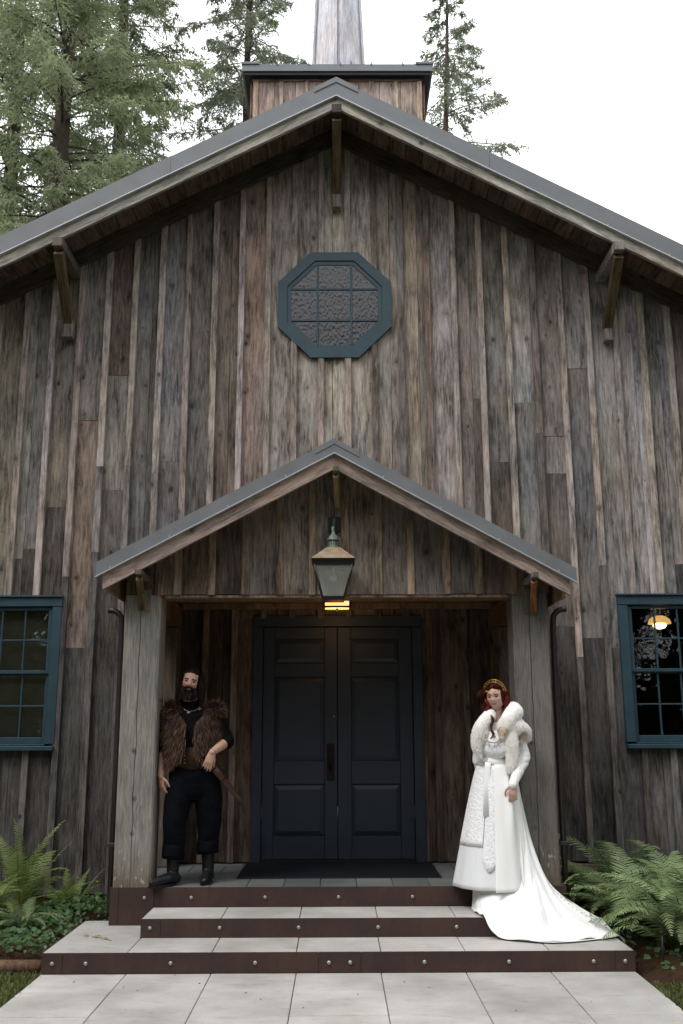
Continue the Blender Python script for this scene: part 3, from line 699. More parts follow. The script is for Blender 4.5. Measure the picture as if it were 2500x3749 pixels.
# spire: a square timber shaft standing corner-on, battens at its edges
sc = (.035, CY0 + 1.15); H0, H1 = ez + .1, 17.0; r0, r1_ = .415, .14
V = []
for z, r in ((H0, r0), (H1, r1_)):
    for a in range(4):
        t = math.pi / 2 * a - math.pi / 2; V.append((sc[0] + r * math.cos(t), sc[1] + r * math.sin(t), z))
MAT['spirewood'] = wood_mat('spire_cedar', knots=True, contrast=.55, warm=.2)
for a in range(4):
    b = (a + 1) % 4; i, j, k, l = Vector(V[a]), Vector(V[b]), Vector(V[4 + b]), Vector(V[4 + a])
    n = (j - i).cross(l - i).normalized(); M = frame_z((i + j) / 2, (k + l) / 2, n); Mi = M.inverted()
    Q = [Mi @ p for p in (i, j, k, l)] + [Mi @ (p - n * .03) for p in (i, j, k, l)]
    mk('spire_face', Q, [(0, 1, 2, 3), (7, 6, 5, 4), (0, 4, 5, 1), (1, 5, 6, 2), (2, 6, 7, 3), (3, 7, 4, 0)], MAT['spirewood'], hall, M, S(216, 217, 220))
    out = Vector((i.x - sc[0], i.y - sc[1], 0)).normalized()
    for d_, w_ in ((-.045, .05), (.045, .05)):
        side = Vector((-out.y, out.x, 0)) * d_
        plank('spire_batten', i + side - out * .02, l + side * .5 - out * .02, w_, .035, MAT['spirewood'], hall, front=out, color=S(204, 204, 206))

# ---- wall lantern on the porch gable
LY = -1.74
lan = thing('wall_lantern', (-.035, YP, 3.3), 'verdigris copper and glass lantern hanging on the porch gable above the doors', 'lantern')
def verdi():
    s = NT('verdigris_copper', .6, .15, .4); a = s.noise(s.obj(), 28, 5, .65)
    s.color(s.mix(s.rng(a, .42, .62), (.13, .20, .15), (.10, .085, .05))); return s.m
def rustcap():
    s = NT('rusted_hood', .6, .2, .4); a = s.noise(s.obj(), 11, 5, .65)
    s.color(s.mix(s.rng(a, .38, .62), (.30, .29, .25), (.26, .16, .075))); return s.m
MAT['verdi'] = verdi(); MAT['hood'] = rustcap()
LX = -.036
box('back_plate', LX - .045, LX + .062, YP - .035, YP - .022, 3.405, 3.545, MAT['darkmetal'], lan, .003)
tube('arm', [(LX + .008, YP - .03, 3.53), (LX + .006, YP - .05, 3.50), (LX, YP - .09, 3.45), (LX - .002, YP - .15, 3.425), (LX - .002, LY + .02, 3.415), (LX - .002, LY, 3.39), (LX - .002, LY, 3.355)], [(.016, .008)] * 5 + [(.014, .010), (.014, .014)], MAT['verdi'], lan, n=8)
LM = Matrix.Translation((LX, LY, 0))
lathe('finial', [(.012, 3.375), (.018, 3.355), (.035, 3.335), (.047, 3.318), (.050, 3.305), (.056, 3.300), (.056, 3.293)], MAT['verdi'], lan, LM, 20)
lathe('vent_collar', [(.049, 3.293), (.049, 3.238), (.054, 3.232), (.054, 3.224)], MAT['verdi'], lan, LM, 20)
for k in range(20):
    a = 2 * math.pi * k / 20
    o = mk('vent_slot', *boxdata(-.0028, .0028, -.0503, -.0493, 3.245, 3.286), MAT['darkmetal'], lan, LM @ Matrix.Rotation(a, 4, 'Z'))
def frust(name, z0, a0, z1, a1, mat, t=None):
    V = [(sx * a, sy * a, z) for a, z in ((a0, z0), (a1, z1)) for sx, sy in ((-1, -1), (1, -1), (1, 1), (-1, 1))]
    return mk(name, V, [(3, 2, 1, 0), (4, 5, 6, 7), (0, 1, 5, 4), (1, 2, 6, 5), (2, 3, 7, 6), (3, 0, 4, 7)], mat, lan, LM)
frust('hood', 3.112, .186, 3.226, .058, MAT['hood'])
frust('hood_rim', 3.098, .180, 3.111, .186, MAT['darkmetal'])
frust('upper_frame', 3.055, .164, 3.097, .172, MAT['darkmetal'])
frust('base_frame', 2.768, .092, 2.800, .098, MAT['darkmetal'])
zg0, zg1, ag0, ag1 = 2.800, 3.055, .090, .160
for sx in (-1, 1):
    for sy in (-1, 1):
        tube('corner_bar', [(LX + sx * ag0, LY + sy * ag0, zg0 - .005), (LX + sx * ag1, LY + sy * ag1, zg1 + .005)], .008, MAT['spout'], lan, n=6)
s_ = NT('dusty_lantern_glass', .35, spec=.5); s_.color((.55, .56, .52)); s_.b.inputs['Alpha'].default_value = .20
MAT['lampglass'] = s_.m
for k in range(4):
    V = [(-ag0 + .007, -ag0, zg0), (ag0 - .007, -ag0, zg0), (ag1 - .007, -ag1, zg1), (-ag1 + .007, -ag1, zg1)]
    V = V + [(x, y + .003, z) for x, y, z in V]
    mk('glass_pane', V, [(0, 1, 2, 3), (7, 6, 5, 4), (0, 4, 5, 1), (1, 5, 6, 2), (2, 6, 7, 3), (3, 7, 4, 0)], MAT['lampglass'], lan, LM @ Matrix.Rotation(math.pi / 2 * k, 4, 'Z'))
lathe('light_bulb', [(.012, 3.055), (.013, 3.02), (.018, 3.0), (.027, 2.985), (.030, 2.968), (.026, 2.948), (.014, 2.938), (.003, 2.935)], plain('frosted_bulb', (.62, .62, .58), .4), lan, LM, 18)

# ---- lit ceiling lamp inside the porch
cl = thing('ceiling_lamp', (0, -.75, 2.96), 'lit box lamp with dark frame and amber glass under the porch ceiling', 'lamp')
cx, cyy, ca0 = -.005, -.75, .125
box('ceiling_plate', cx - .09, cx + .09, cyy - .09, cyy + .09, 2.945, 2.966, MAT['darkmetal'], cl, .003)
warm = glow('amber_lamp_glass', (1.0, .52, .16), 1.5)
box('lamp_glass', cx - ca0 + .012, cx + ca0 - .012, cyy - ca0 + .012, cyy + ca0 - .012, 2.832, 2.944, warm, cl)
for sx in (-1, 1):
    for sy in (-1, 1): box('frame_bar', cx + sx * ca0 - .009, cx + sx * ca0 + .009, cyy + sy * ca0 - .009, cyy + sy * ca0 + .009, 2.826, 2.945, MAT['darkmetal'], cl)
for q in (2.826, ):
    for sx in (-1, 1):
        box('frame_bar', cx - ca0 + .0095, cx + ca0 - .0095, cyy + sx * ca0 - .008, cyy + sx * ca0 + .008, q - .006, q + .012, MAT['darkmetal'], cl)
        box('frame_bar', cx + sx * ca0 - .008, cx + sx * ca0 + .008, cyy - ca0 + .0095, cyy + ca0 - .0095, q - .006, q + .012, MAT['darkmetal'], cl)
lathe('finial', [(.002, 2.800), (.010, 2.808), (.012, 2.818), (.006, 2.830)], MAT['darkmetal'], cl, Matrix.Translation((cx, cyy, 0)), 12)
pl = bpy.data.lights.new('ceiling_lamp_light', 'POINT'); pl.energy = 2.2; pl.color = (1.0, .56, .22); pl.shadow_soft_size = .09
plo = bpy.data.objects.new('lamp_light', pl); link(plo, cl, Matrix.Translation((cx, cyy, 2.76)))
# ---- lit lamp inside, seen through the right window
il = thing('indoor_lamp', (3.56, .75, 2.96), 'glowing shaded lamp seen inside through the right window', 'lamp')
lathe('lamp_shade', [(.03, 2.92), (.07, 2.91), (.11, 2.88), (.125, 2.835), (.125, 2.83), (.03, 2.835)], glow('warm_lamp_shade', (1.0, .55, .16), 1.1), il, Matrix.Translation((3.56, .75, 0)), 20)
lathe('lamp_bulb', [(.02, 2.838), (.06, 2.832), (.075, 2.81), (.055, 2.785), (.02, 2.775)], glow('warm_bulb', (1.0, .74, .36), 9.0), il, Matrix.Translation((3.56, .75, 0)), 16)
tube('lamp_cord', [(3.56, .75, 2.93), (3.56, .75, 4.0)], .005, MAT['darkmetal'], il, n=6)

# ================================================================== STEPS, PATH, GROUND
steps = thing('entrance_steps', (0, YP, 0), 'three broad steps with rusty steel risers and pale concrete treads before the porch', 'steps')
_pm = {}
def paver(name, x0, x1, y0, y1, z, mat, parent, t=.04, g=.003, c=.003):
    key = (round(x1 - x0, 3), round(y1 - y0, 3), mat.name)
    if key not in _pm:
        w, d = x1 - x0 - 2 * g, y1 - y0 - 2 * g
        v, f = boxdata(-w/2, w/2, -d/2, d/2, -t, 0, c); me = bpy.data.meshes.new(name); me.from_pydata(v, [], f); me.materials.append(mat); _pm[key] = me
    return inst(name, _pm[key], parent, Matrix.Translation(((x0 + x1) / 2, (y0 + y1) / 2, z + random.uniform(-.0012, .0012))))
TW = .6065
box('step_core', -2.11, 2.116, YS1 + .012, -1.2, -.05, R1 - .036, MAT['joint'], steps)
box('step_core', -1.512, 1.514, YS2 + .012, YP - .002, R1 - .03, R2 - .036, MAT['joint'], steps)
box('step_core', -1.872, 1.874, YP + .012, -.005, -.05, ZP - .030, MAT['joint'], steps)
for i in range(7):
    x0 = -2.1225 + i * TW
    rows = [(YS1 + .010, -1.935), (-1.935, -1.34)] if i in (0, 6) else [(YS1 + .010, -1.93)]
    if i in (0, 6): rows = [(YS1 + .010, -1.62), (-1.62, -1.30)]
    for a, b in rows: paver('tread_paver', x0, x0 + TW, a, b, R1, MAT['paver'], steps)
for a, b in zip((-1.519, -.906, -.301, .302, .907), (-.906, -.301, .302, .907, 1.519)):
    paver('tread_paver', a, b, YS2 + .010, YP - .002, R2, MAT['paver'], steps)
yr = [(YP + .01, -1.045), (-1.045, -.60), (-.60, -.155), (-.155, -.025)]
for r, (a, b) in enumerate(yr):
    for i in range(-6, 7):
        x0 = max(-1.872, -.152 + i * .306 + (.153 if r % 2 else 0)); x1 = min(1.874, -.152 + (i + 1) * .306 + (.153 if r % 2 else 0))
        if x1 - x0 > .05: paver('slate_tile', x0, x1, a, b, ZP, MAT['slate'], steps, .03, .0025)
# steel riser plates and bolts
def plates(xs, y, z0, z1, side=True):
    for k, (a, b) in enumerate(zip(xs[:-1], xs[1:])):
        box('riser_plate', a + .0012, b - .0012, y - (.002 if k % 2 else 0), y + .009, z0 + .002, z1 + .001, MAT['rust'], steps, .001)
plates((-2.124, -1.973, -.143, .161, 1.98, 2.127), YS1, 0, R1)
plates((-1.522, -1.367, 1.37, 1.522), YS2, R1, R2)
plates((-1.880, -1.807, -1.516), YP - .001, R1, ZP); plates((-1.514, 1.514), YP, R2, ZP); plates((1.516, 1.807, 1.882), YP - .001, R1, ZP)
for sx in (-1, 1):
    box('riser_plate', sx * 2.1215 - .004, sx * 2.1215 + .004, YS1 + .010, -1.2, .0, R1 + .001, MAT['rust'], steps)
    box('riser_plate', sx * 1.518 - .004, sx * 1.518 + .004, YS2 + .010, YP - .004, R1 + .002, R2 + .001, MAT['rust'], steps)
    box('riser_plate', sx * 1.877 - .004, sx * 1.877 + .004, YP + .010, -.01, .0, ZP + .001, MAT['rust'], steps)
for x in (-2.046, -1.806, -1.2, -.596, -.069, .083, .614, 1.22, 1.826, 2.052): bolt('bolt', x, YS1 - .002, .070, .0145, steps)
for x in (-1.449, -.913, -.306, .305, .909, 1.449): bolt('bolt', x, YS2 - .001, .212, .0145, steps)
for x in (-1.594, -1.209, -.603, .002, .61, 1.21, 1.594): bolt('bolt', x, YP - .001, .353, .0145, steps)
# door mat
dm = thing('doormat', (0, -.55, ZP), 'wide black rubber doormat lying before the double door', 'doormat')
v, f = boxdata(-.88, .89, -1.043, -.06, ZP + .002, ZP + .014, .004); mk('mat_sheet', v, f, MAT['mat'], dm)
v, f = boxdata(-.895, .905, -1.058, -.05, ZP + .0015, ZP + .008, .003); mk('mat_border', v, f, MAT['darkmetal'], dm)
# path of square pavers
path = tag(box('path', -2.12, 2.12, -10.5, YS1 + .004, -.12, -.016, MAT['joint']), kind='structure')
ry = [YS1 - .002, -3.025, -3.61] + [-3.61 - .6065 * k for k in range(1, 11)]
for a, b in zip(ry[1:], ry[:-1]):
    for i in range(7): paver('paver', -2.1225 + i * TW, -2.1225 + (i + 1) * TW, a, b, 0.0, MAT['paver'], path, .05, .0028 if True else 0)

# ------------------------------------------------------------------ ground
def ground_mat(name, a, b, c, sc=3.0):
    s = NT(name, .95, spec=.1); P = s.obj(); n1 = s.noise(P, sc, 6, .65); n2 = s.noise(P, sc * 14, 5, .7)
    col = s.mix(s.rng(n1, .35, .65), a, b); col = s.mix(s.rng(n2, .48, .7), col, c); s.color(col); s.bump(n2, .8, .03); return s.m
MAT['lawn'] = ground_mat('mossy_lawn', (.060, .075, .022), (.085, .088, .032), (.055, .045, .025))
MAT['mulch'] = ground_mat('bark_mulch', (.055, .032, .020), (.080, .046, .028), (.030, .020, .014), 9)
n = 60; xs = np.concatenate([np.linspace(-300, -12, 12), np.linspace(-11, 11, 45), np.linspace(12, 300, 12)]); ys = np.concatenate([np.linspace(-300, -14, 12), np.linspace(-13, 4, 40), np.linspace(5, 300, 12)])
X, Y_ = np.meshgrid(xs, ys)
Zg = -.022 - .02 + .018 * np.sin(X * 2.1) * np.cos(Y_ * 1.7)
Zg[np.abs(X) < 2.3] = -.08
V = np.stack([X, Y_, Zg], -1).reshape(-1, 3); w_ = len(xs)
F = np.array([(r * w_ + c, r * w_ + c + 1, r * w_ + w_ + c + 1, r * w_ + w_ + c) for r in range(len(ys) - 1) for c in range(w_ - 1)])
o = bpy.data.objects.new('ground', npmesh('ground', V, F, MAT['lawn'], True)); link(o); tag(o, kind='structure')
def bed(x0, x1, y0, y1, h, sd):
    xs = np.linspace(x0, x1, 26); ys = np.linspace(y0, y1, 22); X, Y = np.meshgrid(xs, ys)
    e = np.minimum(np.minimum(X - x0, x1 - X) / .25, np.minimum(Y - y0, (y1 - Y) + .3) / .25).clip(0, 1)
    r = np.random.default_rng(sd); Z = -.05 + e * (h + .05) + r.normal(0, .012, X.shape) * e
    V = np.stack([X, Y, Z], -1).reshape(-1, 3); F = np.array([(a * 26 + c, a * 26 + c + 1, a * 26 + 27 + c, a * 26 + 26 + c) for a in range(21) for c in range(25)])
    o = bpy.data.objects.new('planting_bed', npmesh('planting_bed', V, F, MAT['mulch'], True)); link(o); tag(o, kind='structure')
bed(-6.2, -2.135, -2.40, .02, .085, 1); bed(2.14, 6.2, -2.95, .02, .06, 2)
bed(-2.6, -1.89, -1.28, .02, .10, 3); bed(1.89, 2.6, -1.18, .02, .10, 4)
lg = thing('edging_log', (-4.2, -2.40, 0), 'weathered round log edging the fern bed left of the steps', 'log')
tube('log_body', [(-6.3, -2.42, .02), (-5, -2.40, .025), (-3.6, -2.41, .02), (-2.16, -2.39, .018)], [.055, .058, .055, .05], MAT['timber'], lg, n=12, color=S(116, 92, 72))

# ------------------------------------------------------------------ leaves
def leaf_mat(name, c0, c1, trans=.35, rough=.5, vs=3.0, spec=.35):
    m = bpy.data.materials.new(name); m.use_nodes = True; t = m.node_tree; b = t.nodes['Principled BSDF']
    tc = t.nodes.new('ShaderNodeTexCoord'); nz = t.nodes.new('ShaderNodeTexNoise'); nz.inputs['Scale'].default_value = vs; nz.inputs['Detail'].default_value = 4
    t.links.new(tc.outputs['Object'], nz.inputs['Vector'])
    mr = t.nodes.new('ShaderNodeMapRange'); mr.inputs[1].default_value = .32; mr.inputs[2].default_value = .68; t.links.new(nz.outputs['Fac'], mr.inputs[0])
    mx = t.nodes.new('ShaderNodeMix'); mx.data_type = 'RGBA'; mx.inputs[6].default_value = (*c0, 1); mx.inputs[7].default_value = (*c1, 1); t.links.new(mr.outputs[0], mx.inputs[0])
    oi = t.nodes.new('ShaderNodeObjectInfo'); sc_ = t.nodes.new('ShaderNodeVectorMath'); sc_.operation = 'SCALE'
    m2 = t.nodes.new('ShaderNodeMapRange'); m2.inputs[3].default_value = .75; m2.inputs[4].default_value = 1.25; t.links.new(oi.outputs['Random'], m2.inputs[0])
    t.links.new(mx.outputs[2], sc_.inputs[0]); t.links.new(m2.outputs[0], sc_.inputs['Scale']); t.links.new(sc_.outputs[0], b.inputs['Base Color'])
    b.inputs['Roughness'].default_value = rough; b.inputs['Specular IOR Level'].default_value = spec
    tr = t.nodes.new('ShaderNodeBsdfTranslucent'); t.links.new(sc_.outputs[0], tr.inputs[0]); ms = t.nodes.new('ShaderNodeMixShader'); ms.inputs[0].default_value = trans
    out = t.nodes['Material Output']; t.links.new(b.outputs[0], ms.inputs[1]); t.links.new(tr.outputs[0], ms.inputs[2]); t.links.new(ms.outputs[0], out.inputs[0]); return m
MAT['swordfern'] = leaf_mat('sword_fern_leaf', (.145, .215, .10), (.26, .335, .155), .3, .38, 5)
MAT['ladyfern'] = leaf_mat('lady_fern_leaf', (.15, .225, .065), (.28, .34, .11), .4, .5, 4)
MAT['ivy'] = leaf_mat('ivy_leaf', (.035, .085, .028), (.085, .155, .05), .3, .4, 9)
MAT['stem'] = plain('fern_stem', (.16, .15, .05), .7)

def frond_mesh(L, a0, a1, pairs, pl, seed, mat, curl=.0):
    r = np.random.default_rng(seed); V = []; F = []; mi = []
    N = 40; ang = np.radians(a0 + (a1 - a0) * np.linspace(0, 1, N + 1) ** 1.25); ds = L / N
    pts = [np.array([0., 0., 0.])]
    for k in range(N): pts.append(pts[-1] + ds * np.array([0, math.cos(ang[k]), math.sin(ang[k])]))
    pts = np.array(pts); side = r.uniform(-.12, .12)
    pts[:, 0] += side * L * np.linspace(0, 1, N + 1) ** 2
    def P(s): f = s * N; k = min(int(f), N - 1); return pts[k] + (pts[k + 1] - pts[k]) * (f - k)
    def T(s): k = min(int(s * N), N - 1); d = pts[k + 1] - pts[k]; return d / np.linalg.norm(d)
    # rachis
    for k in range(0, N + 1, 2):
        w = .0045 * (1 - k / N) + .0012; p = pts[k]
        V += [p + np.array([-w, 0, 0]), p + np.array([w, 0, 0]), p + np.array([0, 0, -w * 1.4])]
    q = N // 2
    for k in range(q):
        for a, b in ((0, 1), (1, 2), (2, 0)): F.append((k * 3 + a, k * 3 + b, k * 3 + 3 + b, k * 3 + 3 + a)); mi.append(1)
    for i in range(pairs):
        s = .14 + .855 * i / (pairs - 1); u = (s - .14) / .86
        ln = pl * L * (min(1, .45 + u * 2.6) * (1 - max(0, u - .3) / .72) ** .8 + .015)
        for sd in (-1, 1):
            p = P(min(.999, s + r.uniform(-.004, .004))); t = T(s); up = np.cross(np.array([1., 0, 0]), t); out = np.array([sd * 1.0, 0, 0])
            d = out * .95 + t * (.28 + .25 * u) + up * r.uniform(-.10, .16); d /= np.linalg.norm(d); l = ln * r.uniform(.88, 1.08)
            wv = t * (L / pairs * .52 + .001) * .5; b0 = len(V); dn = -up * l * r.uniform(.12, .30)
            for f, w in ((0., .85), (.35, 1.0), (.72, .62), (1., .05)):
                c = p + d * l * f + dn * f * f + t * l * curl * f * f
                V += [c - wv * w, c + wv * w]
            for k in range(3): F.append((b0 + 2 * k, b0 + 2 * k + 1, b0 + 2 * k + 3, b0 + 2 * k + 2)); mi.append(0)
    return npmesh('frond', np.array(V), np.array(F), [mat, MAT['stem']], False, mi)
SWORD = [frond_mesh(1.0, a0, a1, 36, .150, 20 + i, MAT['swordfern'], .15) for i, (a0, a1) in enumerate([(74, -42), (66, -30), (58, -55), (70, -64), (50, -20), (80, -20)])]
LADY = [frond_mesh(1.0, a0, a1, 30, .15, 40 + i, MAT['ladyfern'], .1) for i, (a0, a1) in enumerate([(82, 30), (86, -10), (76, 0), (70, -40), (84, 50)])]
def fern(loc, nfr, size, meshes, label, group, seed, tilt=0.0, az=None):
    r = random.Random(seed); root = thing('fern', loc, label, 'fern', group)
    for k in range(nfr):
        a = 2 * math.pi * (k + r.uniform(-.35, .35)) / nfr if az is None else math.radians(r.uniform(*az))
        s = size * r.uniform(.72, 1.08)
        M = Matrix.Translation(Vector(loc) + Vector((r.uniform(-.04, .04), r.uniform(-.04, .04), 0))) @ Matrix.Rotation(a, 4, 'Z') @ Matrix.Rotation(math.radians(r.uniform(-12, 12) + tilt), 4, 'X') @ Matrix.Rotation(math.radians(r.uniform(-14, 14)), 4, 'Y') @ Matrix.Scale(s, 4)
        inst('frond', meshes[r.randrange(len(meshes))], root, M)
    return root
GR = 'sword ferns right of the steps'
fern((2.58, -.60, .06), 34, 1.02, SWORD, 'tallest arching sword fern against the wall right of the porch', GR, 1)
fern((2.48, -1.38, .05), 38, .98, SWORD, 'broad sword fern spilling over the right end of the steps', GR, 2)
fern((3.02, -.98, .05), 34, 1.05, SWORD, 'sword fern below the right window at the edge of the picture', GR, 3)
fern((2.16, -.42, .09), 18, .66, SWORD, 'small sword fern tucked beside the right downspout', GR, 4)
fern((2.60, -2.12, .04), 40, 1.0, SWORD, 'front sword fern drooping onto the mulch at the right edge', GR, 5)
fern((2.86, -1.55, .04), 34, 1.0, SWORD, 'sword fern between the front fern and the one under the window', GR, 6)
fern((3.35, -.45, .05), 26, 1.0, SWORD, 'rear sword fern against the wall at the right edge of the picture', GR, 7)
GL = 'lady ferns left of the steps'
fern((-2.86, -.62, .07), 14, .88, LADY, 'tallest upright pale green fern by the wall under the left window', GL, 11)
fern((-2.98, -1.15, .07), 18, .62, LADY, 'bushy pale green fern at the left edge of the picture', GL, 12)
fern((-2.42, -.72, .08), 14, .50, LADY, 'low fern nearest the left side of the porch', GL, 13, -8)
fern((-2.62, -1.42, .06), 14, .50, SWORD, 'dark low fern hanging over the bed left of the bottom step', GL, 14)
fern((-3.35, -1.6, .07), 16, .6, LADY, 'fern at the lower left edge of the picture behind the log', GL, 15)

# ivy and ground cover: uncountable small leaves
def leaf_scatter(name, pts, nrm_up, size, mat, seed, label):
    r = np.random.default_rng(seed); n = len(pts); a = r.uniform(0, 2 * np.pi, n); s = size * r.uniform(.6, 1.3, n)
    tilt = r.normal(0, .45, (n, 2)); nz = np.stack([tilt[:, 0], tilt[:, 1] - nrm_up, np.ones(n)], -1); nz /= np.linalg.norm(nz, axis=1)[:, None]
    t = np.stack([np.cos(a), np.sin(a), np.zeros(n)], -1); t -= nz * (t * nz).sum(1)[:, None]; t /= np.linalg.norm(t, axis=1)[:, None]; b = np.cross(nz, t)
    sh = [(0, 0), (.35, .42), (.62, .30), (1.0, 0), (.62, -.30), (.35, -.42)]
    V = np.stack([pts + t * (s * u)[:, None] + b * (s * v)[:, None] + nz * (s * (.10 * abs(v) - .12 * u * u))[:, None] for u, v in sh], 1).reshape(-1, 3)
    F = np.arange(n * 6).reshape(-1, 6)
    o = bpy.data.objects.new(name, npmesh(name, V, F, mat)); link(o); tag(o, label, 'plants', kind='stuff')
r = np.random.default_rng(5)
n = 4600; px_ = r.uniform(-4.6, -1.95, n); py_ = r.uniform(-2.32, -.25, n); keep = ~((px_ > -2.16) & (py_ < -1.28)); px_, py_ = px_[keep], py_[keep]
hz = .09 + .16 * np.exp(-((px_ + 2.15) / .35) ** 2 - ((py_ + .95) / .4) ** 2) * r.uniform(.1, 1, len(px_)) + r.uniform(0, .09, len(px_))
leaf_scatter('ivy', np.stack([px_, py_, hz], -1), .35, .046, MAT['ivy'], 6, 'glossy dark green ivy covering the bed left of the steps')
n = 900; px_ = r.uniform(2.2, 4.4, n); py_ = r.uniform(-2.9, -.2, n)
leaf_scatter('ground_ivy', np.stack([px_, py_, .075 + r.uniform(0, .05, n)], -1), .3, .055, MAT['ivy'], 7, 'small green leaves growing through the mulch under the sword ferns')
def turf(name, x0, x1, y0, y1, n, seed, label, mat, h=.03):
    r = np.random.default_rng(seed); X = r.uniform(x0, x1, n); Y = r.uniform(y0, y1, n); a = r.uniform(0, 6.28, n); hh = h * r.uniform(.4, 1.4, n); w = r.uniform(.003, .008, n)
    p = np.stack([X, Y, np.full(n, -.045)], -1); t = np.stack([np.cos(a), np.sin(a), 0 * a], -1); lean = np.stack([r.normal(0, .6, n), r.normal(0, .6, n), np.ones(n)], -1) * hh[:, None]
    lean[:, 2] += .02
    V = np.stack([p - t * w[:, None], p + t * w[:, None], p + lean + t * (w * .6)[:, None], p + lean - t * (w * .6)[:, None]], 1).reshape(-1, 3)
    o = bpy.data.objects.new(name, npmesh(name, V, np.arange(n * 4).reshape(-1, 4), mat)); link(o); tag(o, label, 'grass', kind='stuff')
MAT['turf'] = leaf_mat('moss_grass', (.075, .10, .028), (.15, .165, .06), .3, .7, 6)
turf('grass', -5.2, -2.125, -5.2, -2.44, 42000, 8, 'short mossy lawn left of the paved path', MAT['turf'])
turf('grass', 2.128, 5.2, -5.2, -2.85, 42000, 9, 'short mossy lawn right of the paved path', MAT['turf'])
# buttercups by the wall
wf = thing('buttercup', (-2.32, -.45, .1), 'thin stems with tiny yellow flowers before the left wall', 'flower')
MAT['petal'] = plain('yellow_petal', (.65, .50, .05), .5)
for (bx, by) in ((838, 778), (760, 835), (790, 860), (862, 858), (762, 890), (1050, 820), (725, 968), (805, 1025)):
    p = at_y(bx / 2.944, 2950 + by / 2.944, -.5 + random.uniform(-.08, .08)); b = Vector((p.x + random.uniform(-.06, .06), p.y, .1))
    tube('stem', [b, (b + p) / 2 + Vector((.01, 0, .02)), p], .0022, MAT['ivy'], wf, n=4)
    lathe('blossom', [(.002, -.004), (.010, .0), (.013, .006), (.004, .004)], MAT['petal'], wf, Matrix.Translation(p), 8)
# garden stake and debris
sk = thing('garden_stake', (2.29, -2.55, 0), 'thin dark metal stake standing among the ferns right of the bottom step', 'stake')
tube('stake_rod', [(2.30, -2.62, -.02), (2.302, -2.62, .27)], .007, MAT['darkmetal'], sk, n=6)
lathe('stake_cap', [(.010, .0), (.010, .018), (.004, .022)], MAT['darkmetal'], sk, Matrix.Translation((2.302, -2.62, .262)), 8)
r = np.random.default_rng(31); V = []; F = []
for (dx, dy) in ((270, 3595), (452, 3614), (503, 3627), (460, 3697), (900, 3635), (954, 3660), (1480, 3595), (1570, 3616), (2165, 3668), (2378, 3663), (730, 3600), (1110, 3690), (1310, 3640), (1890, 3700), (640, 3570), (2050, 3600)):
    p = at_z(dx, dy, .002); s = r.uniform(.003, .007); b0 = len(V); a = r.uniform(0, 3)
    for k in range(5): V.append((p.x + s * math.cos(a + k * 1.257) * 1.3, p.y + s * math.sin(a + k * 1.257), .002))
    V.append((p.x, p.y, .002 + s * .7)); F += [(b0 + k, b0 + (k + 1) % 5, b0 + 5) for k in range(5)]
o = mk('fallen_debris', V, F, plain('dry_debris', (.05, .04, .025), .9)); tag(o, 'scattered crumbs of bark and dry leaf on the pavers', 'debris', kind='stuff')
sp = thing('fallen_sprig', (-1.75, -2.1, R1), 'small green sprig lying on the left end of the bottom step', 'sprig')
tube('sprig_stem', [(-1.90, -1.98, R1 + .006), (-1.82, -2.05, R1 + .010), (-1.72, -2.12, R1 + .005)], .0025, MAT['stem'], sp, n=5)
for (lx, ly, a) in ((-1.88, -1.99, .3), (-1.85, -2.02, 2.2), (-1.80, -2.05, -.6), (-1.92, -1.97, 2.8)):
    mk('leaf', [(0, 0, .008), (.03, .012, .014), (.065, 0, .006), (.03, -.012, .014)], [(0, 1, 2, 3)], MAT['ladyfern'], sp, Matrix.Translation((lx, ly, R1 + .002)) @ Matrix.Rotation(a, 4, 'Z'))

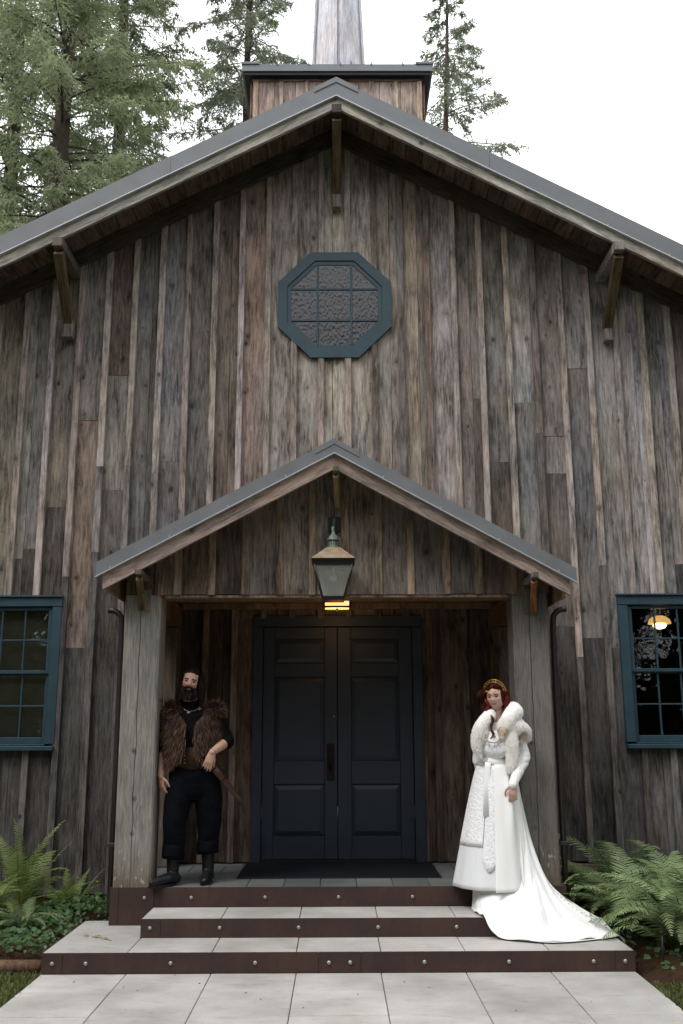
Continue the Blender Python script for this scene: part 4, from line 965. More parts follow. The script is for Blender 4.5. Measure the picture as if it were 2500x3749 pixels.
# ------------------------------------------------------------------ conifers
MAT['bark'] = plain('conifer_bark', (.075, .060, .048), .95, 0, .35, 7, .1, .8, 18)
CON = [leaf_mat('conifer_needles', (.165, .205, .115), (.31, .35, .20), .5, .6, .8, .2), leaf_mat('blue_conifer_needles', (.20, .235, .165), (.33, .36, .255), .5, .6, .8, .2)]
def conifer(x, y, H, R, label, seed, zlo=7.0, mat=0, dens=1.0, droop=.35, pw=.75, step=.33):
    r = np.random.default_rng(seed); root = thing('conifer_tree', (x, y, 0), label, 'tree', 'conifers behind the hall')
    lean = r.normal(0, .01, 2)
    def axis(z): return np.array([x + lean[0] * z + .12 * math.sin(z * .3 + seed), y + lean[1] * z, z])
    pts = [axis(z) for z in np.linspace(0, H, 16)]
    V, F = tubedata(pts, [max(.03, (.0085 * H) * (1 - z / H) ** .8) for z in np.linspace(0, H, 16)], 10)
    tr = mk('trunk', [Vector(v) - Vector((x, y, 0)) for v in V], F, MAT['bark'], root, Matrix.Translation((x, y, 0)), smooth=True)
    BV = []; BF = []; P = []; D = []
    z = zlo
    while z < H - .3:
        rel = 1 - z / H
        for _ in range(r.integers(2, 5)):
            a = r.uniform(0, 2 * np.pi); l = R * min(1.0, (rel * 1.9) ** pw) * r.uniform(.55, 1.12)
            if l < .25: l = .25
            c = axis(z + r.uniform(0, step)); o = np.array([math.cos(a), math.sin(a), 0]); sd = np.array([-o[1], o[0], 0])
            up0 = r.uniform(-.05, .30); k = droop * r.uniform(.6, 1.5)
            s = np.linspace(0, 1, 8); q = c + o * (l * s)[:, None] + np.array([0, 0, 1]) * (l * (up0 * s - k * s ** 2 + .12 * s ** 4))[:, None] + sd * (l * r.normal(0, .10) * s ** 2)[:, None]
            b0 = len(BV); w = .011 * l * (1 - s * .85) + .004
            for i in range(8): BV += [q[i] + sd * w[i], q[i] - sd * w[i] * .5 + np.array([0, 0, w[i]]), q[i] - sd * w[i] * .5 - np.array([0, 0, w[i]])]
            for i in range(7):
                for e, f in ((0, 1), (1, 2), (2, 0)): BF.append((b0 + 3 * i + e, b0 + 3 * i + f, b0 + 3 * i + 3 + f, b0 + 3 * i + 3 + e))
            # side twigs carrying sprays
            nt = int(l * 19 * dens) + 3
            ss = r.uniform(.14, 1.0, nt) ** .8; tw = l * .30 * (1 - ss * .75) * r.uniform(.3, 1.2, nt); sg = r.choice([-1, 1], nt)
            base = np.stack([np.interp(ss, s, q[:, i]) for i in range(3)], -1)
            td = sd * sg[:, None] * .85 + o * .6 + r.normal(0, .25, (nt, 3)); td /= np.linalg.norm(td, axis=1)[:, None]
            for m_ in range(7):
                f = (m_ + r.uniform(0, 1, nt)) / 7
                p = base + td * (tw * f)[:, None]; p[:, 2] -= tw * f * f * .75 + r.uniform(0, .10, nt)
                P.append(p); D.append(td * .6 + np.array([0, 0, -.55]) + r.normal(0, .45, (nt, 3)))
        z += step * r.uniform(.6, 1.2)
    P = np.concatenate(P); D = np.concatenate(D); D /= np.linalg.norm(D, axis=1)[:, None]; n = len(P)
    me = npmesh('limbs', np.array(BV) - np.array([x, y, 0]), np.array(BF), MAT['bark']); tag(inst('limbs', me, root, Matrix.Translation((x, y, 0))), kind='stuff')
    L = r.uniform(.10, .23, n); sdv = np.cross(D, r.normal(0, 1, (n, 3))); sdv /= np.linalg.norm(sdv, axis=1)[:, None] + 1e-9; W = r.uniform(.011, .028, n)
    up = np.cross(D, sdv)
    q0 = P; q1 = P + D * (L * .5)[:, None] + sdv * W[:, None]; q2 = P + D * L[:, None] + up * (W * .5)[:, None]; q3 = P + D * (L * .45)[:, None] - sdv * W[:, None]
    Vv = np.stack([q0, q1, q2, q3], 1).reshape(-1, 3) - np.array([x, y, 0])
    me = npmesh('crown', Vv, np.arange(n * 4).reshape(-1, 4), CON[mat]); inst('crown', me, root, Matrix.Translation((x, y, 0)))
    return n
NL = 0
NL += conifer(-7.1, 13.5, 40, 3.5, 'dense yellow green conifer nearest the left roof slope', 101, 9, 0, 1.25)
NL += conifer(-7.7, 19.5, 42, 3.4, 'dark tall conifer rising behind the left roof slope', 102, 12, 0, 1.2)
NL += conifer(-10.2, 17.0, 40, 3.6, 'conifer cut by the left edge of the picture', 103, 10, 0, 1.2)
NL += conifer(-3.2, 20.5, 36, 3.5, 'thin greyish conifer between the left tree group and the spire', 104, 13, 1, 1.2)
NL += conifer(-.25, 27, 37, 2.4, 'distant conifer half hidden behind the wooden spire', 105, 17, 1, .8)
NL += conifer(3.75, 21, 31.5, 4.3, 'sparse lone conifer right of the spire against the white sky', 106, 12, 1, 1.0, .25, 1.0)
# the wood across the lawn, behind the viewer: added to block low sky light, and shows as reflections
r = np.random.default_rng(77); n = 9000; a = np.radians(r.uniform(-215, 35, n)); rad = r.uniform(19, 27, n); zz = 19 * r.uniform(0, 1, n) ** .8 * (.72 + .28 * np.sin(a * 17) * np.cos(a * 5))
P = np.stack([rad * np.cos(a), -3 + rad * np.sin(a), zz], -1); D = r.normal(0, 1, (n, 3)); D /= np.linalg.norm(D, axis=1)[:, None]; E_ = np.cross(D, r.normal(0, 1, (n, 3))); E_ /= np.linalg.norm(E_, axis=1)[:, None]
s = r.uniform(.5, 1.3, n)[:, None]
V = np.stack([P - D * s, P + E_ * s * .6, P + D * s, P - E_ * s * .6], 1).reshape(-1, 3); V[:, 2] = np.maximum(V[:, 2], -.03)
o = bpy.data.objects.new('far_wood', npmesh('far_wood', V, np.arange(n * 4).reshape(-1, 4), leaf_mat('far_wood_foliage', (.04, .055, .02), (.07, .085, .035), .2, .7, .3, .1))); link(o); tag(o, 'unseen dark mass of trees across the lawn, added to shade the hall', 'wood', kind='stuff')

# ================================================================== PEOPLE
def ellips(c, r, M=None, nu=20, nv=14):
    V = []; F = []
    for j in range(nv + 1):
        t = math.pi * j / nv
        for i in range(nu):
            a = 2 * math.pi * i / nu; p = Vector((r[0] * math.sin(t) * math.cos(a), r[1] * math.sin(t) * math.sin(a), r[2] * math.cos(t)))
            V.append((M @ p if M else p) + Vector(c))
    for j in range(nv):
        for i in range(nu):
            k = (i + 1) % nu; F.append((j * nu + i, j * nu + nu + i, j * nu + nu + k, j * nu + k))
    return V, F
def limb(pts, rad, n=14, ref=(0, 1, 0), sub=5):
    """smooth closed limb through pts with rounded ends (Catmull-Rom)"""
    P = [Vector(p) for p in pts]; R = [(r, r) if isinstance(r, (int, float)) else r for r in rad]; Q = []; RR = []
    for k in range(len(P) - 1):
        p0, p1, p2, p3 = P[max(k - 1, 0)], P[k], P[k + 1], P[min(k + 2, len(P) - 1)]
        for s in range(sub):
            t = s / sub; Q.append(.5 * ((2 * p1) + (p2 - p0) * t + (2 * p0 - 5 * p1 + 4 * p2 - p3) * t * t + (3 * p1 - p0 - 3 * p2 + p3) * t ** 3))
            e = t * t * (3 - 2 * t); RR.append(tuple(a + (b - a) * e for a, b in zip(R[k], R[k + 1])))
    Q.append(P[-1]); RR.append(R[-1])
    def capend(p, q, r):
        d = (p - q).normalized(); m = min(r); return [(p + d * m * math.sin(a), (r[0] * math.cos(a), r[1] * math.cos(a))) for a in (.45, .9, 1.3)]
    a = capend(Q[0], Q[1], RR[0]); b = capend(Q[-1], Q[-2], RR[-1])
    Q = [x[0] for x in a[::-1]] + Q + [x[0] for x in b]; RR = [x[1] for x in a[::-1]] + RR + [x[1] for x in b]
    return tubedata(Q, RR, n, ref=ref)
def join(parts):
    V = []; F = []
    for v, f in parts:
        o = len(V); V += [tuple(p) for p in v]; F += [tuple(i + o for i in q) for q in f]
    return V, F
def fuse(name, parts, voxel, mat, parent, smooth=4, cols=None, fn=None):
    """one continuous surface from overlapping closed volumes"""
    V, F = join(parts); me = bpy.data.meshes.new('tmp'); me.from_pydata(V, [], F); me.update()
    o = bpy.data.objects.new('tmp', me); COL.objects.link(o)
    r = o.modifiers.new('r', 'REMESH'); r.mode = 'VOXEL'; r.voxel_size = voxel; r.use_smooth_shade = True
    if smooth: s = o.modifiers.new('s', 'SMOOTH'); s.factor = .5; s.iterations = smooth
    dg = bpy.context.evaluated_depsgraph_get(); out = bpy.data.meshes.new_from_object(o.evaluated_get(dg)); out.name = name
    bpy.data.objects.remove(o); bpy.data.meshes.remove(me)
    out.materials.clear(); out.materials.append(mat)
    out.polygons.foreach_set('use_smooth', np.ones(len(out.polygons), bool))
    n = len(out.vertices); co = np.empty(n * 3, np.float32); out.vertices.foreach_get('co', co); co = co.reshape(-1, 3)
    if fn is not None: co = fn(co).astype(np.float32); out.vertices.foreach_set('co', co.ravel()); out.update()
    if cols is not None:
        c = np.concatenate([cols(co), np.ones((n, 1))], 1).astype(np.float32); at = out.color_attributes.new('Col', 'FLOAT_COLOR', 'POINT'); at.data.foreach_set('color', c.ravel())
    b = WM[parent.name].translation; out.transform(Matrix.Translation(-b))
    return inst(name, out, parent, Matrix.Translation(b)), co
def skin_mat(name):
    s = NT(name, .5, spec=.35); a = s.n('VertexColor'); a.layer_name = 'Col'
    n = s.noise(s.obj(), 60, 4, .6); s.color(s.scale(a.outputs['Color'], s.rng(n, .3, .7, .93, 1.07)))
    s.b.inputs['Subsurface Weight'].default_value = .08; s.b.inputs['Subsurface Radius'].default_value = (.02, .008, .004); s.b.inputs['Subsurface Scale'].default_value = .3; return s.m
MAT['skin'] = skin_mat('skin')
def cloth_mat(name, col, rough=.85, spec=.15, fold=.3, fs=9, sheen=0.0, weave=.15):
    s = NT(name, rough, spec=spec); P = s.obj(); a = s.noise(P, fs, 3, .5, .6); b = s.noise(P, 420, 2, .5)
    s.color(s.scale(col, s.rng(a, .3, .7, .88, 1.1))); s.bump(s.math('ADD', a, s.math('MULTIPLY', b, .02 * weave / .15)), fold, .02)
    s.b.inputs['Sheen Weight'].default_value = sheen; return s.m
def head_mesh(M, jaw=.28, sz=1.0, fem=False, wx=1.0, smile=5.0):
    nu, nv = 72, 54; V = []; F = []
    g = lambda d, s: math.exp(-(d / s) ** 2)
    for j in range(nv + 1):
        t = math.pi * j / nv
        for i in range(nu):
            a = 2 * math.pi * i / nu
            x, y, z = .074 * math.sin(t) * math.cos(a), .094 * math.sin(t) * math.sin(a), .117 * math.cos(t)
            fr = max(0., -y / .094); zm = z - smile * x * x
            if z < 0:
                q = (-z / .117); x *= 1 - jaw * q ** 1.6; y = y * (1 - .10 * q) if y < 0 else y * (1 - .38 * q ** 1.3)
            if y < 0: y *= .97 - .03 * g(x, .04)
            if fr > .25:
                ax = abs(x); d = 0.
                nz = g(x, .0105) * (max(0, min(1, (.028 - z) / .05)) ** 1.2 if z > -.022 else g(z + .022, .007)); d -= .024 * nz
                d -= .006 * g(ax - .011, .006) * g(z + .022, .007)
                d += .010 * g(ax - .031, .016) * g(z - .006, .012)
                d -= (.003 if fem else .006) * g(ax - .028, .022) * g(z - .027, .008)
                d -= .006 * g(ax - .040, .020) * g(z + .022, .020)
                d -= .006 * g(x, .022) * g(zm + .0515, .0045) + .007 * g(x, .019) * g(zm + .063, .005); d += .004 * g(x, .026) * g(zm + .0572, .0022)
                d -= .008 * g(x, .020) * g(z + .092, .013); d += .003 * g(x, .03) * g(z + .077, .006)
                y += d
            V.append(M @ (Vector((x * wx, y, z)) * sz))
    for j in range(nv):
        for i in range(nu):
            k = (i + 1) % nu; F.append((j * nu + i, j * nu + nu + i, j * nu + nu + k, j * nu + k))
    return V, F
def ears(M, sz=1.0):
    return [ellips(M @ (Vector((s * .074, .006, -.008)) * sz), (.011 * sz, .018 * sz, .030 * sz), M.to_3x3().to_4x4(), 10, 8) for s in (-1, 1)]
def hand(w, d, nrm, side, curl=(.35, .5, .4), spread=.10, sz=1.0, thumb=.55):
    """w wrist, d finger direction, nrm back of the hand, side: +1 thumb on the d x nrm side"""
    w, d, nrm = Vector(w), Vector(d).normalized(), Vector(nrm); nrm = (nrm - d * nrm.dot(d)).normalized(); ac = d.cross(nrm) * side
    K = w + d * .088 * sz; out = [limb([w - d * .012, w + d * .03 * sz, w + d * .062 * sz, K], [(.026 * sz, .019 * sz), (.034 * sz, .017 * sz), (.040 * sz, .0145 * sz), (.038 * sz, .012 * sz)], 14, nrm)]
    for k, (ln, off) in enumerate(((.072, .030), (.080, .0105), (.075, -.0095), (.058, -.0285))):
        dd = (d + ac * (off * spread * 30)).normalized(); axis = dd.cross(nrm).normalized(); p = K + ac * off * sz - d * .010; pts = [p]; rr = [.0092 * sz]
        a = 0.
        for s, (f, c) in enumerate(zip((.46, .30, .24), curl)):
            a += c * (1 + .10 * k); q = Matrix.Rotation(-a, 3, axis) @ dd; p = p + q * (ln * f + (.012 if s == 0 else 0)) * sz; pts.append(p); rr.append((.0088, .0080, .0068)[s] * sz)
        out.append(limb(pts, rr, 10, nrm, 3))
    t0 = w + d * .022 * sz + ac * .022 * sz; t1 = t0 + (d * .55 + ac * thumb - nrm * .35).normalized() * .040 * sz; t2 = t1 + (d * .85 + ac * thumb * .5 - nrm * .35).normalized() * .032 * sz; t3 = t2 + (d * .95 + ac * .15 - nrm * .4).normalized() * .026 * sz
    out.append(limb([t0, t1, t2, t3], [.0145 * sz, .0115 * sz, .0098 * sz, .0078 * sz], 10, nrm, 3))
    return out, K
def strands(name, roots, dirs, L, W, mats, parent, seed, gravity=.5, seg=2, curl=.0, mi=None):
    """many thin tapering locks: roots (n,3), dirs (n,3), lengths, widths"""
    r = np.random.default_rng(seed); n = len(roots); d = dirs / (np.linalg.norm(dirs, axis=1)[:, None] + 1e-9)
    sd = np.cross(d, np.array([0., -1., 0.]) + r.normal(0, .5, (n, 3))); sd /= np.linalg.norm(sd, axis=1)[:, None] + 1e-9
    L = np.broadcast_to(L, n) * r.uniform(.7, 1.25, n); W = np.broadcast_to(W, n) * r.uniform(.7, 1.3, n)
    rows = []; p = roots.copy(); cur = d.copy()
    for k in range(seg + 1):
        f = k / seg; w = W * (1 - f) ** .7 + W * .06
        rows += [p - sd * w[:, None], p + sd * w[:, None]]
        cur = cur + np.array([0, 0, -gravity / seg]) + r.normal(0, curl + 1e-6, (n, 3)); cur /= np.linalg.norm(cur, axis=1)[:, None]; p = p + cur * (L / seg)[:, None]
    V = np.stack(rows, 1).reshape(-1, 3); q = 2 * (seg + 1); b = np.arange(n) * q
    F = np.concatenate([np.stack([b + 2 * k, b + 2 * k + 1, b + 2 * k + 3, b + 2 * k + 2], 1) for k in range(seg)]); 
    m_ = np.tile(r.integers(0, len(mats), n) if mi is None else mi, seg)
    bb = np.array(WM[parent.name].translation)
    me = npmesh(name, V - bb, F, mats, False, m_); o = inst(name, me, parent, Matrix.Translation(bb)); o['kind'] = 'stuff'; return o
def hair_mat(name, col, rough=.45):
    s = NT(name, rough, spec=.08); s.color(col); return s.m
def on_mesh(co, nrm_c, n, r, keep):
    idx = np.nonzero(keep)[0]; return co[r.choice(idx, n)]
def eyeball(c, M, mat, parent):
    V, F = ellips((0, 0, 0), (.0125, .0125, .0125), None, 16, 12)
    ro = Matrix.Rotation(math.pi / 2, 4, 'X')
    me = bpy.data.meshes.new('eye'); me.from_pydata([ro @ v for v in V], [], F); 
    for mt in (MAT['eyewhite'], mat, MAT['pupil']): me.materials.append(mt)
    for p in me.polygons:
        y = p.center.y; p.material_index = 2 if y < -.0121 else (1 if y < -.0108 else 0); p.use_smooth = True
    inst('eye', me, parent, Matrix.Translation(c) @ M.to_3x3().to_4x4())
MAT['eyewhite'] = plain('eye_white', (.09, .08, .078), .3); MAT['pupil'] = plain('pupil_black', (.006, .006, .006), .2)
MAT['gold'] = plain('gold', (.62, .36, .10), .28, .9, .25, 40)
def torus(name, M, R, rx, mat, parent, a0=0., a1=6.2832, n=36, sx=1.0, sy=1.0):
    pts = [M @ Vector((R * sx * math.cos(a0 + (a1 - a0) * k / n), R * sy * math.sin(a0 + (a1 - a0) * k / n), 0)) for k in range(n + 1)]
    return tube(name, pts, rx, mat, parent, n=6)

# ------------------------------------------------------------------ the bearded man
man = thing('person', (-1.25, -1.34, ZP), 'bearded person in brown fur vest, black shirt and trousers leaning on the left post', 'person')
HM = Matrix.Translation((-1.287, -1.375, 2.112)) @ Matrix.Rotation(math.radians(11), 4, 'Y') @ Matrix.Rotation(math.radians(5), 4, 'X') @ Matrix.Rotation(math.radians(4), 4, 'Z')
HS = 1.03
shl, shr = Vector((-1.455, -1.31, 1.835)), Vector((-1.085, -1.32, 1.835))
ell_, wrl = Vector((-1.497, -1.325, 1.555)), Vector((-1.514, -1.40, 1.315))
elr, wrr = Vector((-.962, -1.325, 1.605)), Vector((-1.068, -1.505, 1.512))
hl, KL = hand(wrl, (.10, -.06, -1), (-.75, -.65, .0), -1, (.30, .45, .35), .07, 1.0, .75)
hr, KR = hand(wrr, (-.33, -.16, -1), (.25, -1, .12), -1, (.25, .45, .35), .10, 1.02, .35)
skin_parts = [head_mesh(HM, .20, HS)] + ears(HM, HS) + [limb([(-1.285, -1.33, 1.84), (-1.285, -1.335, 1.93), HM @ Vector((0, .015, -.06))], [.075, .063, .06]),
    limb([(-1.25, -1.30, 1.22), (-1.25, -1.30, 1.45), (-1.265, -1.30, 1.70), (-1.275, -1.31, 1.84)], [(.17, .12), (.17, .13), (.18, .12), (.12, .08)]),
    limb([shl, (shl + ell_) / 2, ell_], [.055, .052, .045]), limb([ell_, ell_.lerp(wrl, .35), wrl], [.044, .043, .028]),
    limb([shr, (shr + elr) / 2, elr], [.055, .052, .046]), limb([elr, elr.lerp(wrr, .35), wrr], [.046, .044, .029]),
    limb([(-1.33, -1.31, 1.25), (-1.385, -1.37, .95), (-1.39, -1.35, .55)], [.085, .055, .04]), limb([(-1.16, -1.29, 1.25), (-1.11, -1.27, .97), (-1.115, -1.23, .55)], [.085, .055, .04])] + hl + hr
def man_cols(co):
    base = np.tile(np.array([[.46, .275, .20]]), (len(co), 1)); inv = np.array(HM.inverted()); lo = (np.c_[co, np.ones(len(co))] @ inv.T)[:, :3] / HS
    x, y, z = np.abs(lo[:, 0]), lo[:, 1], lo[:, 2]; fr = y < -.03; G = lambda d, s: np.exp(-(d / s) ** 2)
    w = G(x - .034, .02) * G(z + .025, .02) * fr; hd = (np.abs(z) < .14) & (x < .11) & (np.abs(y) < .13); fr = fr & hd; base = base * (1 - w[:, None] * np.array([[-.05, .22, .22]]))
    w = (G(x - .031, .015) * G(z - .004, .009) * fr).clip(0, 1); base = base * (1 - .55 * w[:, None])
    w = ((x > .012) & (x < .052) & (np.abs(z - .026 + (x - .03) * .10) < .0055) & fr); base[w] = (.045, .028, .02)
    w = (x < .023) & (z > -.068) & (z < -.047) & fr; base[w] = (.36, .16, .13)
    w = (z < -.045) & fr & ~((x < .024) & (z > -.072)); base[w] = (.03, .02, .016)
    w = (x < .032) & (z > -.047) & (z < -.035) & (y < -.07); base[w] = (.04, .027, .02)
    return base
body, bco = fuse('body', skin_parts, .0048, MAT['skin'], man, 2, man_cols)
hz = plain('hazel_iris', (.012, .009, .006), .2)
for s in (-1, 1): eyeball(HM @ Vector((s * .0315 * HS, -.0665 * HS, .0050 * HS)), HM, hz, man)
MH = [hair_mat('black_brown_hair', (.007, .005, .0045)), hair_mat('dark_brown_hair', (.014, .009, .007))]
# hair: cap plus long locks
def in_face(lo):   # head-local points in front of the hairline
    return (lo[:, 1] < -.012) & (lo[:, 2] < .066 + .012 * np.cos(lo[:, 0] * 30)) & (np.abs(lo[:, 0]) < .060)
V, F = ellips((0, .006, .008), (.0795, .0975, .1185), None, 88, 66); Vn = np.array([tuple(v) for v in V]); keepf = [f for f in F if not in_face(Vn[list(f)]).any() and Vn[list(f)][:, 2].min() > -.075]
hc = mk('hair', [HM @ (Vector(v) * HS) for v in V], keepf, MH[0], man, smooth=True)
md = hc.modifiers.new('thick', 'SOLIDIFY'); md.thickness = .006
r = np.random.default_rng(3); n = 1500
a = r.uniform(-.40, math.pi + .40, n); rt = np.stack([.083 * np.cos(a), -.004 + .088 * np.sin(a), r.uniform(-.05, .065, n)], -1) * HS
rw = np.array([HM @ Vector(p) for p in rt]); dr_ = np.stack([np.cos(a) * .20, np.sin(a) * .10, -np.ones(n)], -1)
strands('hair_locks', rw, dr_, .15, .006, MH, man, 4, .7, 4, .06)
# beard
n = 1500; bx = r.uniform(-.058, .058, n); bz = r.uniform(-.112, -.045, n); okb = ~((np.abs(bx) < .024) & (bz > -.076)) & ((np.abs(bx) > .030) | (bz < -.060)); bx, bz = bx[okb], bz[okb]
by = -np.sqrt(np.maximum(.0, 1 - (bx / .075) ** 2)) * .088 * (1 - .10 * (-bz / .117)); rt = np.stack([bx, by + .004, bz], -1) * HS
strands('beard', np.array([HM @ Vector(p) for p in rt]), np.stack([bx * 6, -np.ones(len(bx)) * .35, -np.ones(len(bx)) * 1.0], -1), .050, .0045, MH, man, 5, .5, 3, .10)
V, F = ellips(HM @ (Vector((0, -.054, -.098)) * HS), (.046, .034, .042)); mk('beard_core', V, F, MH[0], man, smooth=True)
n = 260; bx = r.uniform(-.032, .032, n); rt = np.stack([bx, -.094 + .25 * bx ** 2 / .03, -.041 - .25 * np.abs(bx) + r.uniform(-.003, .003, n)], -1) * HS
strands('moustache', np.array([HM @ Vector(p) for p in rt]), np.stack([np.sign(bx) * .9, -.3 * np.ones(n), -.5 * np.ones(n)], -1), .022, .003, MH, man, 6, .5, 2, .05)
# black shirt
MAT['blackshirt'] = cloth_mat('black_cotton', (.0050, .0050, .0058), .9, .06, .5, 16)
sl_l = ell_.lerp(wrl, .05); sl_r = elr.lerp(wrr, .10)
shirt = [limb([(-1.25, -1.31, 1.30), (-1.25, -1.315, 1.48), (-1.265, -1.31, 1.68), (-1.275, -1.315, 1.80), (-1.282, -1.325, 1.885)], [(.195, .145), (.198, .150), (.205, .140), (.165, .10), (.075, .07)], 20),
         limb([(-1.40, -1.315, 1.845), shl, (shl + ell_) / 2, sl_l], [.07, .068, .066, .060]), limb([(-1.14, -1.32, 1.845), shr, (shr + elr) / 2, elr, sl_r], [.07, .068, .066, .062, .060]),
         limb([(-1.283, -1.33, 1.86), (-1.285, -1.335, 1.925)], [(.078, .075), (.070, .068)])]
fuse('shirt', shirt, .008, MAT['blackshirt'], man, 3)
d = (wrr - elr).normalized(); tube('rolled_cuff', [elr - d * .012, elr + d * .018], [.064, .062], MAT['blackshirt'], man, n=16)
d = (wrl - ell_).normalized(); tube('rolled_cuff', [ell_ - d * .012, ell_ + d * .018], [.0505, .050], MAT['blackshirt'], man, n=16)
# trousers
def crinkle(amp, fz, zc=None):
    def f(co):
        q = np.array([mnoise.noise(Vector((p[0] * 9, p[1] * 9, p[2] * fz))) for p in co]); c = co.copy()
        ctr = np.where(co[:, 0] < -1.247, -1.385, -1.11); dx = co[:, 0] - ctr; dy = co[:, 1] + 1.31; l = np.sqrt(dx * dx + dy * dy) + 1e-6
        k = amp * q * np.clip((1.25 - co[:, 2]) / .25, .25, 1); c[:, 0] += dx / l * k; c[:, 1] += dy / l * k; return c
    return f
MAT['trouser'] = cloth_mat('black_trouser_cloth', (.0042, .0048, .0070), .9, .06, .8, 13)
tr = [limb([(-1.245, -1.31, 1.41), (-1.242, -1.31, 1.33), (-1.238, -1.305, 1.24)], [(.205, .155), (.225, .165), (.215, .155)], 20),
      limb([(-1.335, -1.32, 1.27), (-1.365, -1.345, 1.12), (-1.392, -1.375, .95), (-1.388, -1.365, .82), (-1.394, -1.356, .74)], [(.125, .145), (.120, .125), (.103, .105), (.096, .10), (.092, .092)], 18),
      limb([(-1.145, -1.30, 1.27), (-1.118, -1.29, 1.12), (-1.108, -1.275, .97), (-1.115, -1.25, .84), (-1.118, -1.238, .765)], [(.128, .145), (.122, .125), (.108, .108), (.092, .098), (.086, .088)], 18)]
fuse('trousers', tr, .0085, MAT['trouser'], man, 2, None, crinkle(.011, 9))
for cx_, cy_, z0 in ((-1.394, -1.356, .640), (-1.118, -1.237, .668)):
    rr = random.Random(int(z0 * 1000)); tube('trouser_cuff', [(cx_ + rr.uniform(-.004, .004), cy_, z0 + .040 * k) for k in range(4)], [(.094, .094), (.097, .096), (.092, .092), (.094, .094)], MAT['trouser'], man, n=20)
# boots
MAT['boot'] = cloth_mat('black_leather', (.0065, .007, .0085), .45, .3, .35, 22)
def boot(heel, toe, ankle, top):
    h, t, a, tp = map(Vector, (heel, toe, ankle, top)); z = ZP + .004; d = (t - h).normalized()
    parts = [limb([a + Vector((0, 0, -.02)), a.lerp(tp, .45), tp], [(.050, .055), (.054, .058), (.060, .062)], 16), limb([h + Vector((0, 0, .055)), h.lerp(t, .30) + Vector((0, 0, .062)), h.lerp(t, .62) + Vector((0, 0, .046)), t - d * .035 + Vector((0, 0, .030))], [(.040, .048), (.042, .055), (.045, .040), (.038, .026)], 16)]
    bo, _ = fuse('boot', parts, .006, MAT['boot'], man, 3)
    s = h.lerp(t, .5); ln = (t - h).length; side = Vector((-d.y, d.x, 0)); V = []
    for k in range(16):
        q = 2 * math.pi * k / 16; e = math.cos(q); V.append(s + d * (ln / 2 * e + .002) + side * (.046 * math.sin(q) * (1 - .12 * e)))
    b0 = WM[bo.name].translation
    mk('boot_sole', [Vector((v.x, v.y, ZP + .003)) for v in V] + [Vector((v.x, v.y, ZP + .020)) for v in V], [tuple(range(15, -1, -1)), tuple(range(16, 32))] + [(i, (i + 1) % 16, 16 + (i + 1) % 16, 16 + i) for i in range(16)], MAT['darkmetal'], bo)
boot((-1.360, -1.375, ZP), (-1.552, -1.592, ZP), (-1.392, -1.365, .54), (-1.393, -1.36, .69))
boot((-1.105, -1.195, ZP), (-1.128, -1.445, ZP), (-1.113, -1.235, .54), (-1.117, -1.238, .71))
# wide leather belt with studs
MAT['beltleather'] = cloth_mat('brown_tooled_leather', (.028, .014, .010), .6, .15, .3, 30)
V = []; F = []; nb = 48
for k in range(nb):
    a = 2 * math.pi * k / nb; fr = max(0, -math.sin(a)); rx, ry = .214, .165
    zt = 1.500 + .055 * fr ** 6; zb = 1.405 - .040 * fr ** 8
    for z, g in ((zb, 1.02), ((zb + zt) / 2, 1.035), (zt, 1.0)): V.append((-1.247 + rx * g * math.cos(a), -1.312 + ry * g * math.sin(a), z))
for k in range(nb):
    j = (k + 1) % nb
    for q in (0, 1): F.append((k * 3 + q, j * 3 + q, j * 3 + q + 1, k * 3 + q + 1))
bl = mk('wide_belt', V, F, MAT['beltleather'], man, smooth=True); md = bl.modifiers.new('t', 'SOLIDIFY'); md.thickness = .006
for z in (1.425, 1.455, 1.485):
    lathe('belt_stud', [(.0055, 0), (.005, .004), (.001, .006)], MAT['gold'], bl, Matrix.Translation((-1.305, -1.312 - .1665 * math.sqrt(1 - (.058 / .22) ** 2) - .004, z)) @ Matrix.Rotation(math.pi / 2, 4, 'X'), 8)
# fur vest
MF = [hair_mat('fur_dark', (.050, .029, .022), .6), hair_mat('fur_brown', (.090, .052, .038), .6), hair_mat('fur_russet', (.125, .072, .042), .6), hair_mat('fur_tip', (.21, .13, .07), .6)]
V = []; F = []; prof = [(1.43, .215, .165), (1.52, .222, .175), (1.62, .232, .178), (1.72, .236, .168), (1.80, .225, .145), (1.855, .185, .115), (1.89, .125, .09)]
na = 44
def vgap(z): return .040 + .16 * max(0, (z - 1.74) / .15) ** 1.5 + .10 * max(0, (1.56 - z) / .13) ** 1.6
for z, rx, ry in prof:
    for k in range(na + 1):
        g = min(1.2, vgap(z) / rx); a0 = -math.pi / 2 + g; a = a0 + (2 * math.pi - 2 * g) * k / na
        V.append((-1.262 + rx * math.cos(a), -1.318 + ry * math.sin(a), z))
for j in range(len(prof) - 1):
    for k in range(na): F.append((j * (na + 1) + k, j * (na + 1) + k + 1, (j + 1) * (na + 1) + k + 1, (j + 1) * (na + 1) + k))
vest = mk('fur_vest', V, F, MF[0], man, smooth=True)
r = np.random.default_rng(9); n = 8200; zi = r.uniform(1.425, 1.885, n); side = r.choice([-1, 1], n)
rx = np.interp(zi, [p[0] for p in prof], [p[1] for p in prof]); ry = np.interp(zi, [p[0] for p in prof], [p[2] for p in prof])
gg = np.array([min(1.2, vgap(z) / q) for z, q in zip(zi, rx)]); an = -np.pi / 2 + side * (gg + (2.0 - gg) * r.uniform(0, 1, n) ** 1.1)
rt = np.stack([-1.262 + rx * np.cos(an), -1.318 + ry * np.sin(an), zi], -1); nd = np.stack([np.cos(an), np.sin(an) * 1.2, -1.15 + 1.0 * np.clip((zi - 1.76) / .1, 0, 1)], -1) + r.normal(0, .16, (n, 3))
